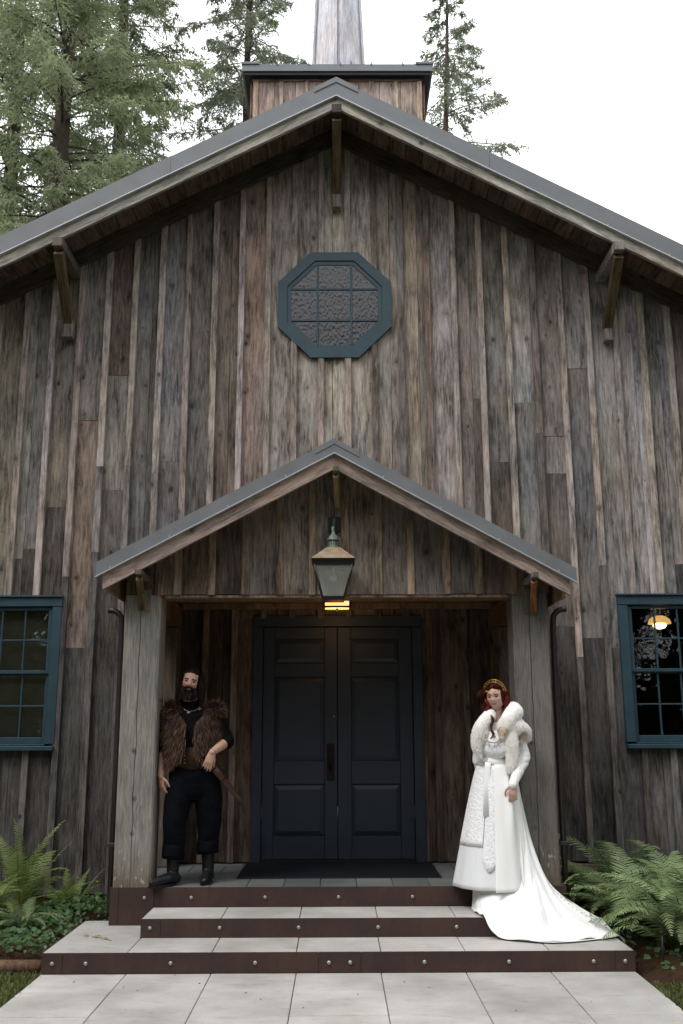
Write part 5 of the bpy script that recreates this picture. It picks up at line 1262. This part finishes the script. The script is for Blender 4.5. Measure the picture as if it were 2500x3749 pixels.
mi = np.clip(r.normal(.9, .9, n) + (1.72 - zi) * 2.2, 0, 3).astype(int)
strands('fur', rt, nd, .085, .0042, MF, vest, 10, .75, 3, .12, mi)
n = 2600; s = r.choice([-1, 1], n); th = r.uniform(0, 2 * np.pi, n); ph = np.arccos(r.uniform(-.35, 1, n)); q = np.stack([np.sin(ph) * np.cos(th), np.sin(ph) * np.sin(th), np.cos(ph)], -1)
ct = np.where((s < 0)[:, None], np.array([[-1.450, -1.325, 1.855]]), np.array([[-1.075, -1.33, 1.855]])); rt = ct + q * np.array([.062, .082, .055])
rt[:, 0] = np.maximum(rt[:, 0], -1.52)
dq = q + np.array([0, 0, -.25]) + r.normal(0, .2, (n, 3)); dq[:, 0] = np.where(rt[:, 0] < -1.47, dq[:, 0] * .15, dq[:, 0])
strands('shoulder_fur', rt, dq, .065, .0042, MF, vest, 11, .7, 3, .14, np.clip(r.normal(.8, .8, n), 0, 3).astype(int))
# jewellery
torus('bracelet', Matrix.Translation(wrl + Vector((.001, -.006, -.008))) @ Matrix.Rotation(.35, 4, 'Y'), .034, .0028, MAT['gold'], man, sy=.9)
MAT['silver'] = plain('silver', (.5, .48, .45), .3, .9)
bd = (wrr - elr).normalized(); torus('bracelet', Matrix.Translation(wrr - bd * .004) @ bd.to_track_quat('Z', 'Y').to_matrix().to_4x4(), .0335, .003, MAT['silver'], man)
torus('finger_ring', Matrix.Translation(KR + Vector((.012, -.012, -.012))) @ Matrix.Rotation(.2, 4, 'Y'), .0105, .0026, MAT['gold'], man)
torus('necklace', Matrix.Translation((-1.278, -1.372, 1.905)) @ Matrix.Rotation(.75, 4, 'X'), .072, .0011, MAT['silver'], man, math.pi * 1.15, math.pi * 1.85, 20)
# sword in its scabbard, carried at the hip
sw = thing('sword', (-1.03, -1.47, 1.1), 'sheathed sword in brown leather scabbard hanging at the bearded person\'s hip', 'sword')
s0, s1 = Vector((-1.075, -1.475, 1.405)), Vector((-.815, -1.27, 1.075)); ax = (s1 - s0).normalized(); MAT['scab'] = cloth_mat('brown_scabbard_leather', (.055, .024, .015), .45, .4, .2, 30)
tube('scabbard', [s0, s0.lerp(s1, .3), s0.lerp(s1, .85), s0.lerp(s1, .96), s1], [(.031, .013), (.029, .012), (.023, .010), (.015, .008), (.003, .002)], MAT['scab'], sw, n=12, ref=(.55, -.83, 0))
for f in (.06, .34): tube('scabbard_band', [s0.lerp(s1, f), s0.lerp(s1, f + .03)], [(.0325, .0145)] * 2, MAT['beltleather'], sw, n=12, ref=(.55, -.83, 0))
tube('crossguard', [s0 - ax * .01 + Vector((-.055, -.01, -.045)), s0 - ax * .012, s0 - ax * .01 + Vector((.055, .01, .045))], [.009, .010, .009], MAT['beltleather'], sw, n=8)
tube('grip', [s0 - ax * .015, s0 - ax * .10], [.012, .011], MAT['beltleather'], sw, n=10); V, F = ellips(s0 - ax * .115, (.017, .017, .017)); mk('pommel', V, F, MAT['darkmetal'], sw, smooth=True)

# ------------------------------------------------------------------ the woman in white
wom = thing('person', (1.30, -1.55, ZP), 'crowned red-haired person in long white dress and white fur stole leaning on the right post', 'person')
WY = -1.62
HB = Matrix.Translation((1.337, -1.660, 1.962)) @ Matrix.Rotation(math.radians(-6), 4, 'Y') @ Matrix.Rotation(math.radians(3), 4, 'X') @ Matrix.Rotation(math.radians(-30), 4, 'Z')
BS = .965
sh2, el2, wr2 = Vector((1.505, -1.62, 1.655)), Vector((1.545, -1.675, 1.465)), Vector((1.418, -1.850, 1.258))
sh1, el1, wr1 = Vector((1.205, -1.665, 1.655)), Vector((1.175, -1.60, 1.44)), Vector((1.20, -1.66, 1.25))
hb, KB = hand(wr2, (-.06, -.10, -1), (-.15, -1, .1), 1, (.22, .40, .35), .07, .90, .85)
sp2 = [head_mesh(HB, .22, BS, True, 1.07, 9.0)] + ears(HB, BS) + [limb([(1.36, -1.61, 1.68), (1.353, -1.62, 1.78), HB @ Vector((0, .02, -.06))], [.06, .047, .05]),
      limb([(1.33, -1.60, 1.20), (1.31, -1.60, 1.44), (1.345, -1.61, 1.58), (1.355, -1.61, 1.69)], [(.15, .11), (.11, .09), (.14, .10), (.12, .07)]),
      limb([sh2, el2, wr2], [.045, .038, .023]), limb([sh1, el1, wr1], [.045, .038, .023]), limb([(1.27, -1.56, 1.22), (1.24, -1.50, .85), (1.22, -1.44, .50)], [.08, .05, .035]), limb([(1.38, -1.57, 1.22), (1.37, -1.50, .85), (1.36, -1.42, .50)], [.08, .05, .035])] + hb
def wom_cols(co):
    base = np.tile(np.array([[.56, .37, .30]]), (len(co), 1)); inv = np.array(HB.inverted()); lo = (np.c_[co, np.ones(len(co))] @ inv.T)[:, :3] / BS
    x, y, z = np.abs(lo[:, 0]), lo[:, 1], lo[:, 2]; fr = (y < -.03) & (np.abs(z) < .14) & (x < .11) & (y > -.14); G = lambda d, s: np.exp(-(d / s) ** 2)
    w = G(x - .036, .018) * G(z + .022, .016) * fr; base = base * (1 - w[:, None] * np.array([[.0, .20, .18]]))
    w = (G(x - .031, .017) * G(z - .007, .011) * fr).clip(0, 1); base = base * (1 - .72 * w[:, None])
    w = (x > .012) & (x < .050) & (np.abs(z - .027 + (x - .03) * .12) < .0040) & fr; base[w] = (.13, .055, .035)
    w = (x < .0255) & (np.abs(z - 9 * x * x + .0575) < .0068 * (1 - (x / .030) ** 2)) & fr; base[w] = (.36, .095, .09)
    w = (co[:, 2] < 1.32); base[w] = base[w] * np.array([.86, .80, .78])
    return base
fuse('body', sp2, .0046, MAT['skin'], wom, 2, wom_cols)
gi = plain('blue_grey_iris', (.012, .015, .016), .2)
for s in (-1, 1): eyeball(HB @ Vector((s * .0315 * BS, -.0668 * BS, .0052 * BS)), HB, gi, wom)
MR = [hair_mat('auburn_hair', (.085, .016, .012), .4), hair_mat('dark_auburn_hair', (.050, .011, .010), .4), hair_mat('copper_hair', (.13, .028, .016), .4)]
V, F = ellips((0, .006, .008), (.084, .099, .120), None, 88, 66); Vn = np.array([tuple(v) for v in V])
def in_face2(lo): return (lo[:, 1] < -.010) & (lo[:, 2] < .070 - .30 * np.abs(lo[:, 0]) + .01) & (np.abs(lo[:, 0]) < .064)
keepf = [f for f in F if not in_face2(Vn[list(f)]).any() and Vn[list(f)][:, 2].min() > -.10]
hc = mk('hair', [HB @ (Vector(v) * BS) for v in V], keepf, MR[1], wom, smooth=True); md = hc.modifiers.new('thick', 'SOLIDIFY'); md.thickness = .006
r = np.random.default_rng(13); n = 1500; a = r.uniform(-.18, math.pi + .18, n)
rt = np.stack([.081 * np.cos(a), .008 + .09 * np.abs(np.sin(a)), r.uniform(-.06, .085, n) * 1.0], -1) * BS
strands('hair_locks', np.array([HB @ Vector(p) for p in rt]), np.stack([np.cos(a) * .14, np.abs(np.sin(a)) * .2 - .05, -np.ones(n)], -1), .15, .0065, MR, wom, 14, .7, 4, .16)
n = 700; sgn = r.choice([-1, 1], n); f = r.uniform(0, 1, n)
rt = np.stack([sgn * (.012 + .062 * f), -.074 + .062 * f ** 2, .094 - .022 * f + r.uniform(-.006, .006, n)], -1) * BS
strands('hairline_locks', np.array([HB @ Vector(p) for p in rt]), np.stack([sgn * 1.0, .55 * np.ones(n), -.30 * np.ones(n)], -1), .085, .006, MR, wom, 15, .6, 4, .08)
def curl(name, pts, rad, turns, seed, thick=.008):
    P = [Vector(p) for p in pts]; q = []; N = 60
    for k in range(N + 1):
        f = k / N * (len(P) - 1); i = min(int(f), len(P) - 2); c = P[i].lerp(P[i + 1], f - i); a = 2 * math.pi * turns * k / N + seed; q.append(c + Vector((rad * math.cos(a), rad * math.sin(a) * .7, 0)))
    tube(name, q, [thick * (1 - .75 * k / N) + .001 for k in range(N + 1)], MR[seed % 3], wom, n=6)
curl('curl', [(1.262, -1.67, 1.90), (1.262, -1.72, 1.80), (1.285, -1.775, 1.70), (1.255, -1.785, 1.62)], .014, 2.2, 0, .014)
curl('curl', [(1.272, -1.68, 1.86), (1.282, -1.745, 1.77), (1.275, -1.785, 1.665), (1.30, -1.79, 1.63)], .012, 2.6, 1, .011)
curl('curl', [(1.262, -1.66, 1.95), (1.255, -1.68, 1.86), (1.262, -1.72, 1.76)], .012, 2.0, 2, .012)
curl('curl', [(1.415, -1.655, 1.99), (1.437, -1.66, 1.91), (1.432, -1.69, 1.85)], .010, 1.5, 4, .015)
curl('curl', [(1.412, -1.675, 1.99), (1.424, -1.69, 1.92), (1.418, -1.715, 1.86)], .010, 1.4, 5, .013)
# gold crown: an upright hoop with rosettes, brow chain
CM = HB @ Matrix.Translation((0, -.020 * BS, .050 * BS)) @ Matrix.Rotation(math.radians(100), 4, 'X')
crown = torus('crown', CM, .101, .0026, MAT['gold'], wom, -.15, math.pi + .15, 48, 1.0, .98)
torus('crown_band', CM, .080, .0024, MAT['gold'], crown, -.1, math.pi + .1, 40, 1.0, .98)
for k in range(9):
    a = .12 + (math.pi - .24) * k / 8; c = CM @ Vector((.0905 * math.cos(a), .0905 * math.sin(a) * .98, -.002))
    torus('rosette', Matrix.Translation(c) @ CM.to_3x3().to_4x4(), .0085, .0022, MAT['gold'], crown, n=12)
    V, F = ellips(c, (.0042, .0042, .0042), None, 8, 6); mk('gem', V, F, plain('dark_gem', (.04, .008, .006), .15) if k == 0 else bpy.data.materials['dark_gem'], crown, smooth=True)
pts = [HB @ (Vector((x, -.099 + 5.2 * x * x, z)) * BS) for x, z in ((-.066, .052), (-.050, .058), (-.034, .054), (-.016, .042), (0, .026), (.016, .042), (.034, .054), (.050, .058), (.066, .052))]
bc = tube('brow_chain', pts, .0030, MAT['gold'], crown, n=6)
for p in (pts[1], pts[2], pts[3], pts[4], pts[5], pts[6], pts[7]):
    V, F = ellips(p + Vector((0, -.003, 0)), (.0062, .004, .0068), None, 8, 6); mk('chain_bead', V, F, MAT['gold'], crown, smooth=True)

# white gown
def white(name, c, rough, fold=.25, fs=7, lace=False):
    s = NT(name, rough, spec=.35); P = s.obj(); a = s.noise(s.vm('MULTIPLY', P, (1., 1., .28)), fs * 1.6, 4, .55, .4)
    if lace:
        v = s.n('TexVoronoi'); v.inputs['Scale'].default_value = 46; s.put(v.inputs['Vector'], P); b = s.noise(P, 70, 4, .7); h = s.math('ADD', v.outputs['Distance'], b)
        s.color(s.scale(c, s.rng(h, .5, 1.1, .90, 1.05))); s.bump(h, .7, .006)
    else: s.color(c); s.bump(a, fold, .02)
    return s.m
MAT['satin'] = white('white_satin', (.87, .87, .86), .40, .42, 6); MAT['lace'] = white('white_lace', (.82, .82, .84), .7, lace=True); MAT['lining'] = white('grey_white_lining', (.74, .76, .77), .6, .2, 8); MAT['knit'] = white('white_jersey', (.85, .84, .83), .8, .9, 26)
# bodice and sleeves
bod = [limb([(1.315, -1.605, 1.40), (1.312, -1.612, 1.46), (1.335, -1.64, 1.56), (1.352, -1.635, 1.63), (1.356, -1.615, 1.695)], [(.135, .108), (.130, .108), (.160, .135), (.155, .115), (.115, .075)], 22), limb([(1.47, -1.61, 1.665), sh2, (sh2 + el2) / 2, el2, el2.lerp(wr2, .5), wr2 + (wr2 - el2).normalized() * .004], [.058, .060, .060, .056, .046, .036]), limb([(1.24, -1.65, 1.66), sh1, el1], [.055, .055, .048])]
def rip(co):
    q = np.array([mnoise.noise(Vector((p[0] * 7, p[1] * 7, p[2] * 34))) for p in co]); m = np.clip((co[:, 0] - 1.40) / .05, 0, 1) * np.clip((1.60 - co[:, 2]) / .08, 0, 1); c = co.copy(); c[:, 1] -= .005 * q * m; c[:, 0] += .004 * q * m; return c
fuse('bodice', bod, .0065, MAT['knit'], wom, 2, None, rip)
V = []; F = []; nz = 10; nx = 12                       # lace front panel over the bodice
for j in range(nz + 1):
    f = j / nz; z = 1.445 + .235 * f; hw = .075 + .055 * math.sin(f * 2.2); cx_ = 1.275 + .012 * f; 
    for i in range(nx + 1):
        u = -1 + 2 * i / nx; x = cx_ + hw * u; dx = x - 1.335; y = -1.64 - math.sqrt(max(.0004, 1 - (dx / (.172 if z > 1.5 else .142)) ** 2)) * (.150 if z > 1.5 else .090 + .060 * (z - 1.445) / .055) * (1 - .25 * max(0, f - .7) / .3); V.append((x, y - .002, z))
for j in range(nz):
    for i in range(nx): F.append((j * (nx + 1) + i, j * (nx + 1) + i + 1, (j + 1) * (nx + 1) + i + 1, (j + 1) * (nx + 1) + i))
mk('lace_front', V, F, MAT['lace'], wom, smooth=True)
# belt
V = []; F = []; nb = 40
for k in range(nb):
    a = 2 * math.pi * k / nb; 
    for z, g in ((1.396, 1.10), (1.428, 1.115), (1.458, 1.08)): V.append((1.313 + .141 * g * math.cos(a), -1.612 + .120 * g * math.sin(a), z - .012 * math.cos(a)))
for k in range(nb):
    j = (k + 1) % nb
    for q in (0, 1): F.append((k * 3 + q, j * 3 + q, j * 3 + q + 1, k * 3 + q + 1))
wb = mk('white_belt', V, [f[::-1] for f in F], MAT['satin'], wom, smooth=True); md = wb.modifiers.new('t', 'SOLIDIFY'); md.thickness = .005
BX = Vector((1.228, -1.735, 1.428)); torus('belt_ring', Matrix.Translation(BX) @ Matrix.Rotation(.5, 4, 'Z') @ Matrix.Rotation(math.pi / 2, 4, 'X'), .030, .0035, MAT['silver'], wb, n=24)
tube('belt_tail', [BX + Vector((.01, -.010, .0)), BX + Vector((.004, -.020, -.035)), BX + Vector((-.006, -.030, -.16)), BX + Vector((-.03, -.075, -.42))], [(.026, .003)] * 4, MAT['satin'], wb, n=10, ref=(0, -1, 0))
# skirt: lace underskirt in front, satin overskirt parted and swept back into a train
def skirt_pt(a, f, infl=0.0, folds=0.0, hem=.450, sd=0.0):
    """a: 0 = towards the camera, + = image right; f 0 waist .. 1 hem"""
    z = 1.412 + (hem - 1.412) * f; e = f ** .82
    rx = .142 + (.335 - .142) * e + infl; ry = .122 + (.330 - .122) * e + infl
    if math.sin(a) > 0: rx = .142 + (.300 - .142) * e + infl
    k = 1 + folds * f * (math.sin(a * 7 + sd) * .6 + math.sin(a * 12.3 + 1.7 + sd) * .4)
    cx_ = 1.313 - .030 * f; cy_ = -1.612 + .055 * f
    return Vector((cx_ + rx * k * math.sin(a), cy_ - ry * k * math.cos(a), z))
def sheet(name, fn, na, nf, mat, parent, thick=.004):
    V = [fn(i / na, j / nf) for j in range(nf + 1) for i in range(na + 1)]; F = [(j * (na + 1) + i, j * (na + 1) + i + 1, (j + 1) * (na + 1) + i + 1, (j + 1) * (na + 1) + i) for j in range(nf) for i in range(na)]
    o = mk(name, V, F, mat, parent, smooth=True); 
    if thick: md = o.modifiers.new('t', 'SOLIDIFY'); md.thickness = thick; md.offset = 0
    return o
us = sheet('underskirt', lambda u, f: skirt_pt(-math.pi + 2 * math.pi * u, f, 0, .030, .446), 110, 26, MAT['lining'], wom)
sheet('lace_skirt_front', lambda u, f: skirt_pt(-1.50 + 1.02 * u, f * .66, .008, .030, .446), 30, 16, MAT['lace'], wom)
sheet('lace_skirt_side', lambda u, f: skirt_pt(-.46 + .36 * u, f * (.78 + .08 * math.sin(u * 3)), .010, .030, .446), 14, 16, MAT['lace'], wom)
def over(u, f):
    a = -.16 + .06 * f + 1.75 * u
    p = skirt_pt(a, f, .016 + .010 * f, .062, .442, .8)
    if u < .06: p += Vector((-.010 * f, -.012 * f, 0)) * (1 - u / .06)
    g = math.exp(-((a - .42) / .16) ** 2) * math.exp(-((f - .34) / .22) ** 2); p += Vector((.01, -.035, .0)) * g
    return p
sheet('overskirt', over, 120, 34, MAT['satin'], wom)
# train
def floor_z(x, y):
    if y > YP and abs(x) < 1.88: return ZP
    if y > YS2 and abs(x) < 1.522: return R2
    if y > YS1 and abs(x) < 2.127: return R1
    return .04
def floor_s(x, y):
    st = lambda v, a, b: max(0., min(1., (v - a) / (b - a)))
    e = lambda t: t * t * (3 - 2 * t)
    f2 = e(st(y, YS2 - .13, YS2 - .005)) * (1 - e(st(x, 1.525, 1.68))); fp = e(st(y, YP - .15, YP - .01)) * (1 - e(st(x, 1.42, 1.60)))
    f1 = (1 - e(st(x, 2.13, 2.22))); z = .06 + (R1 - .06) * f1; z = z + (R2 - z) * f2; return z + (ZP - z) * fp
TOP = [(1.10, -1.62, .440), (1.14, -1.76, .440), (1.28, -1.85, .445), (1.45, -1.83, .52), (1.58, -1.72, .68), (1.60, -1.62, .84), (1.58, -1.56, .92)]
HEM = [(1.07, -1.66), (1.09, -1.95), (1.20, -2.14), (1.58, -2.30), (2.05, -2.14), (2.20, -1.93), (2.02, -1.54)]
HEMZ = [0, 0, 0, 0, 0, 0, .20]
def crv(P, u):
    n = len(P) - 1; f = min(u * n, n - 1e-6); i = int(f); t = f - i
    p = [np.array(P[max(0, min(n, i + k))], float) for k in (-1, 0, 1, 2)]
    return .5 * ((2 * p[1]) + (p[2] - p[0]) * t + (2 * p[0] - 5 * p[1] + 4 * p[2] - p[3]) * t * t + (3 * p[1] - p[0] - 3 * p[2] + p[3]) * t ** 3)
def train(u, v):
    t = crv(TOP, u); h = crv(HEM, u); hz_ = float(crv([(q,) for q in HEMZ], u)[0]); xy = t[:2] + (h - t[:2]) * v ** 1.15
    x, y = float(xy[0]), float(xy[1]); fl = floor_s(x, y) + .010
    drop = max(0., 1 - v / .62) ** 1.5; z = fl + (t[2] - fl) * drop
    fold = mnoise.noise(Vector((u * 9 + v * 1.2, v * 2.2, 3.1))) * .045 + mnoise.noise(Vector((u * 21, v * 3.0, 8.1))) * .020
    ed = min(1, v / .15) * (1 - .75 * max(0, (v - .80) / .2)); z += max(-.004, fold + .012) * ed + hz_ * v ** 2 * .8
    if v > .93: z += .012 * math.sin(u * 34) ** 2 * (v - .93) / .07
    return Vector((x, min(y, YP - .03), max(z, fl - .004)))
sheet('train', lambda u, v: train(u * .62, v), 110, 56, MAT['satin'], wom, .003)
HB2 = [(1.36, -2.22), (1.62, -2.31), (2.06, -2.15), (2.21, -1.95), (2.25, -1.76), (2.16, -1.64), (2.02, -1.58)]
def back(u, v):
    a = .72 + 1.45 * u; h = crv(HB2, u); hf = floor_s(float(h[0]), float(h[1])) + .010; lift = .07 * max(0, u - .62) / .38
    p0 = skirt_pt(a, 0, .020); p1 = skirt_pt(a, .95, .020, .05, .442, .8); e1 = skirt_pt(a, 1.0, .03); p3 = Vector((float(h[0]), float(h[1]), hf + lift))
    p2 = e1.lerp(p3, .14); p2.z = .34 * (.4 + .6 * u) + .08
    t = v; q = p0 * (1 - t) ** 3 + p1 * (3 * t * (1 - t) ** 2) + p2 * (3 * t * t * (1 - t)) + p3 * t ** 3
    fold = mnoise.noise(Vector((u * 8.5 + .6 * v, v * 1.3, 5.1))) * .055 + mnoise.noise(Vector((u * 19, v * 1.6, 2.1))) * .022
    k = min(1, v / .3) * (1 - .7 * max(0, (v - .82) / .18)); d = Vector((math.sin(a), -math.cos(a), .55)).normalized(); q += d * (fold * k)
    q.y = min(q.y, YP - .030 - (.0 if q.x > 1.5 else 0)) if q.x > 1.50 or v > .45 else q.y
    q.z = max(q.z, floor_s(q.x, q.y) + .014); return q
sheet('back_skirt', back, 120, 70, MAT['satin'], wom, .003)
for k in range(14):                                     # covered buttons down the back seam
    f = k / 13; p = back(.56, .46 + .36 * f); V, F = ellips(p + Vector((0, -.006, .006)), (.006, .006, .006), None, 8, 6); mk('covered_button', V, F, MAT['satin'], wom, smooth=True)
# fur stole
MW = [hair_mat('white_fur', (.90, .88, .84), .7), hair_mat('cream_fur', (.87, .82, .72), .7), hair_mat('snow_fur', (.92, .91, .90), .7), hair_mat('tan_fur', (.55, .36, .18), .7)]
coll = [limb([(1.170, -1.720, 1.490), (1.150, -1.735, 1.60), (1.180, -1.735, 1.71), (1.258, -1.690, 1.805), (1.345, -1.56, 1.845), (1.455, -1.590, 1.870), (1.478, -1.690, 1.850), (1.415, -1.770, 1.780), (1.365, -1.790, 1.700)], [(.026, .030), (.042, .042), (.050, .050), (.046, .046), (.050, .05), (.056, .060), (.064, .070), (.062, .060), (.045, .045)], 14),
        limb([(1.385, -1.765, 1.735), (1.465, -1.735, 1.72), (1.545, -1.665, 1.695), (1.562, -1.63, 1.645)], [(.060, .060), (.072, .070), (.062, .066), (.050, .060)], 14),
        limb([(1.430, -1.770, 1.70), (1.430, -1.790, 1.60), (1.432, -1.785, 1.50), (1.418, -1.785, 1.415), (1.408, -1.785, 1.372)], [(.056, .040), (.050, .034), (.048, .032), (.040, .028), (.026, .020)], 14),
        ellips((1.470, -1.695, 1.735), (.088, .075, .080)), ellips((1.195, -1.72, 1.665), (.060, .055, .085)),
        limb([(1.362, -1.79, 1.70), (1.352, -1.80, 1.655)], [.030, .024], 10), limb([(1.535, -1.70, 1.655), (1.522, -1.715, 1.610)], [.032, .024], 10)]
st, sco = fuse('fur_stole', coll, .009, MW[0], wom, 3)
r = np.random.default_rng(17); me = st.data; n = 26000
nr = np.empty(len(me.vertices) * 3, np.float32); me.vertices.foreach_get('normal', nr); nr = nr.reshape(-1, 3); idx = r.choice(len(sco), n)
rt = sco[idx].astype(float); dn = nr[idx] * .55 + np.array([0, 0, -.9]) + r.normal(0, .12, (n, 3)); mi = r.choice([0, 0, 1, 2, 2], n)
tan = (np.linalg.norm(rt - np.array([1.355, -1.82, 1.69]), axis=1) < .042) | (np.linalg.norm(rt - np.array([1.53, -1.73, 1.655]), axis=1) < .05); mi[tan & (r.uniform(0, 1, n) < .6)] = 3
strands('fur', rt, dn, .026, .0013, MW, st, 18, .4, 2, .05, mi)
# necklace with spikes
NP = [(1.218, -1.775, 1.655), (1.220, -1.790, 1.615), (1.245, -1.802, 1.590), (1.285, -1.806, 1.585), (1.320, -1.803, 1.598), (1.338, -1.80, 1.63)]
nk = tube('spiked_necklace', NP, .0042, plain('old_bronze', (.30, .17, .06), .4, .7), wom, n=8)
for k in range(1, 6):
    p = Vector(NP[k]); lathe('spike', [(.005, 0), (.004, -.015), (.0005, -.042)], MAT['silver'], nk, Matrix.Translation(p + Vector((0, -.004, -.004))), 6)
torus('finger_ring', Matrix.Translation(KB + Vector((.010, -.014, -.008))), .0095, .0022, MAT['gold'], wom)
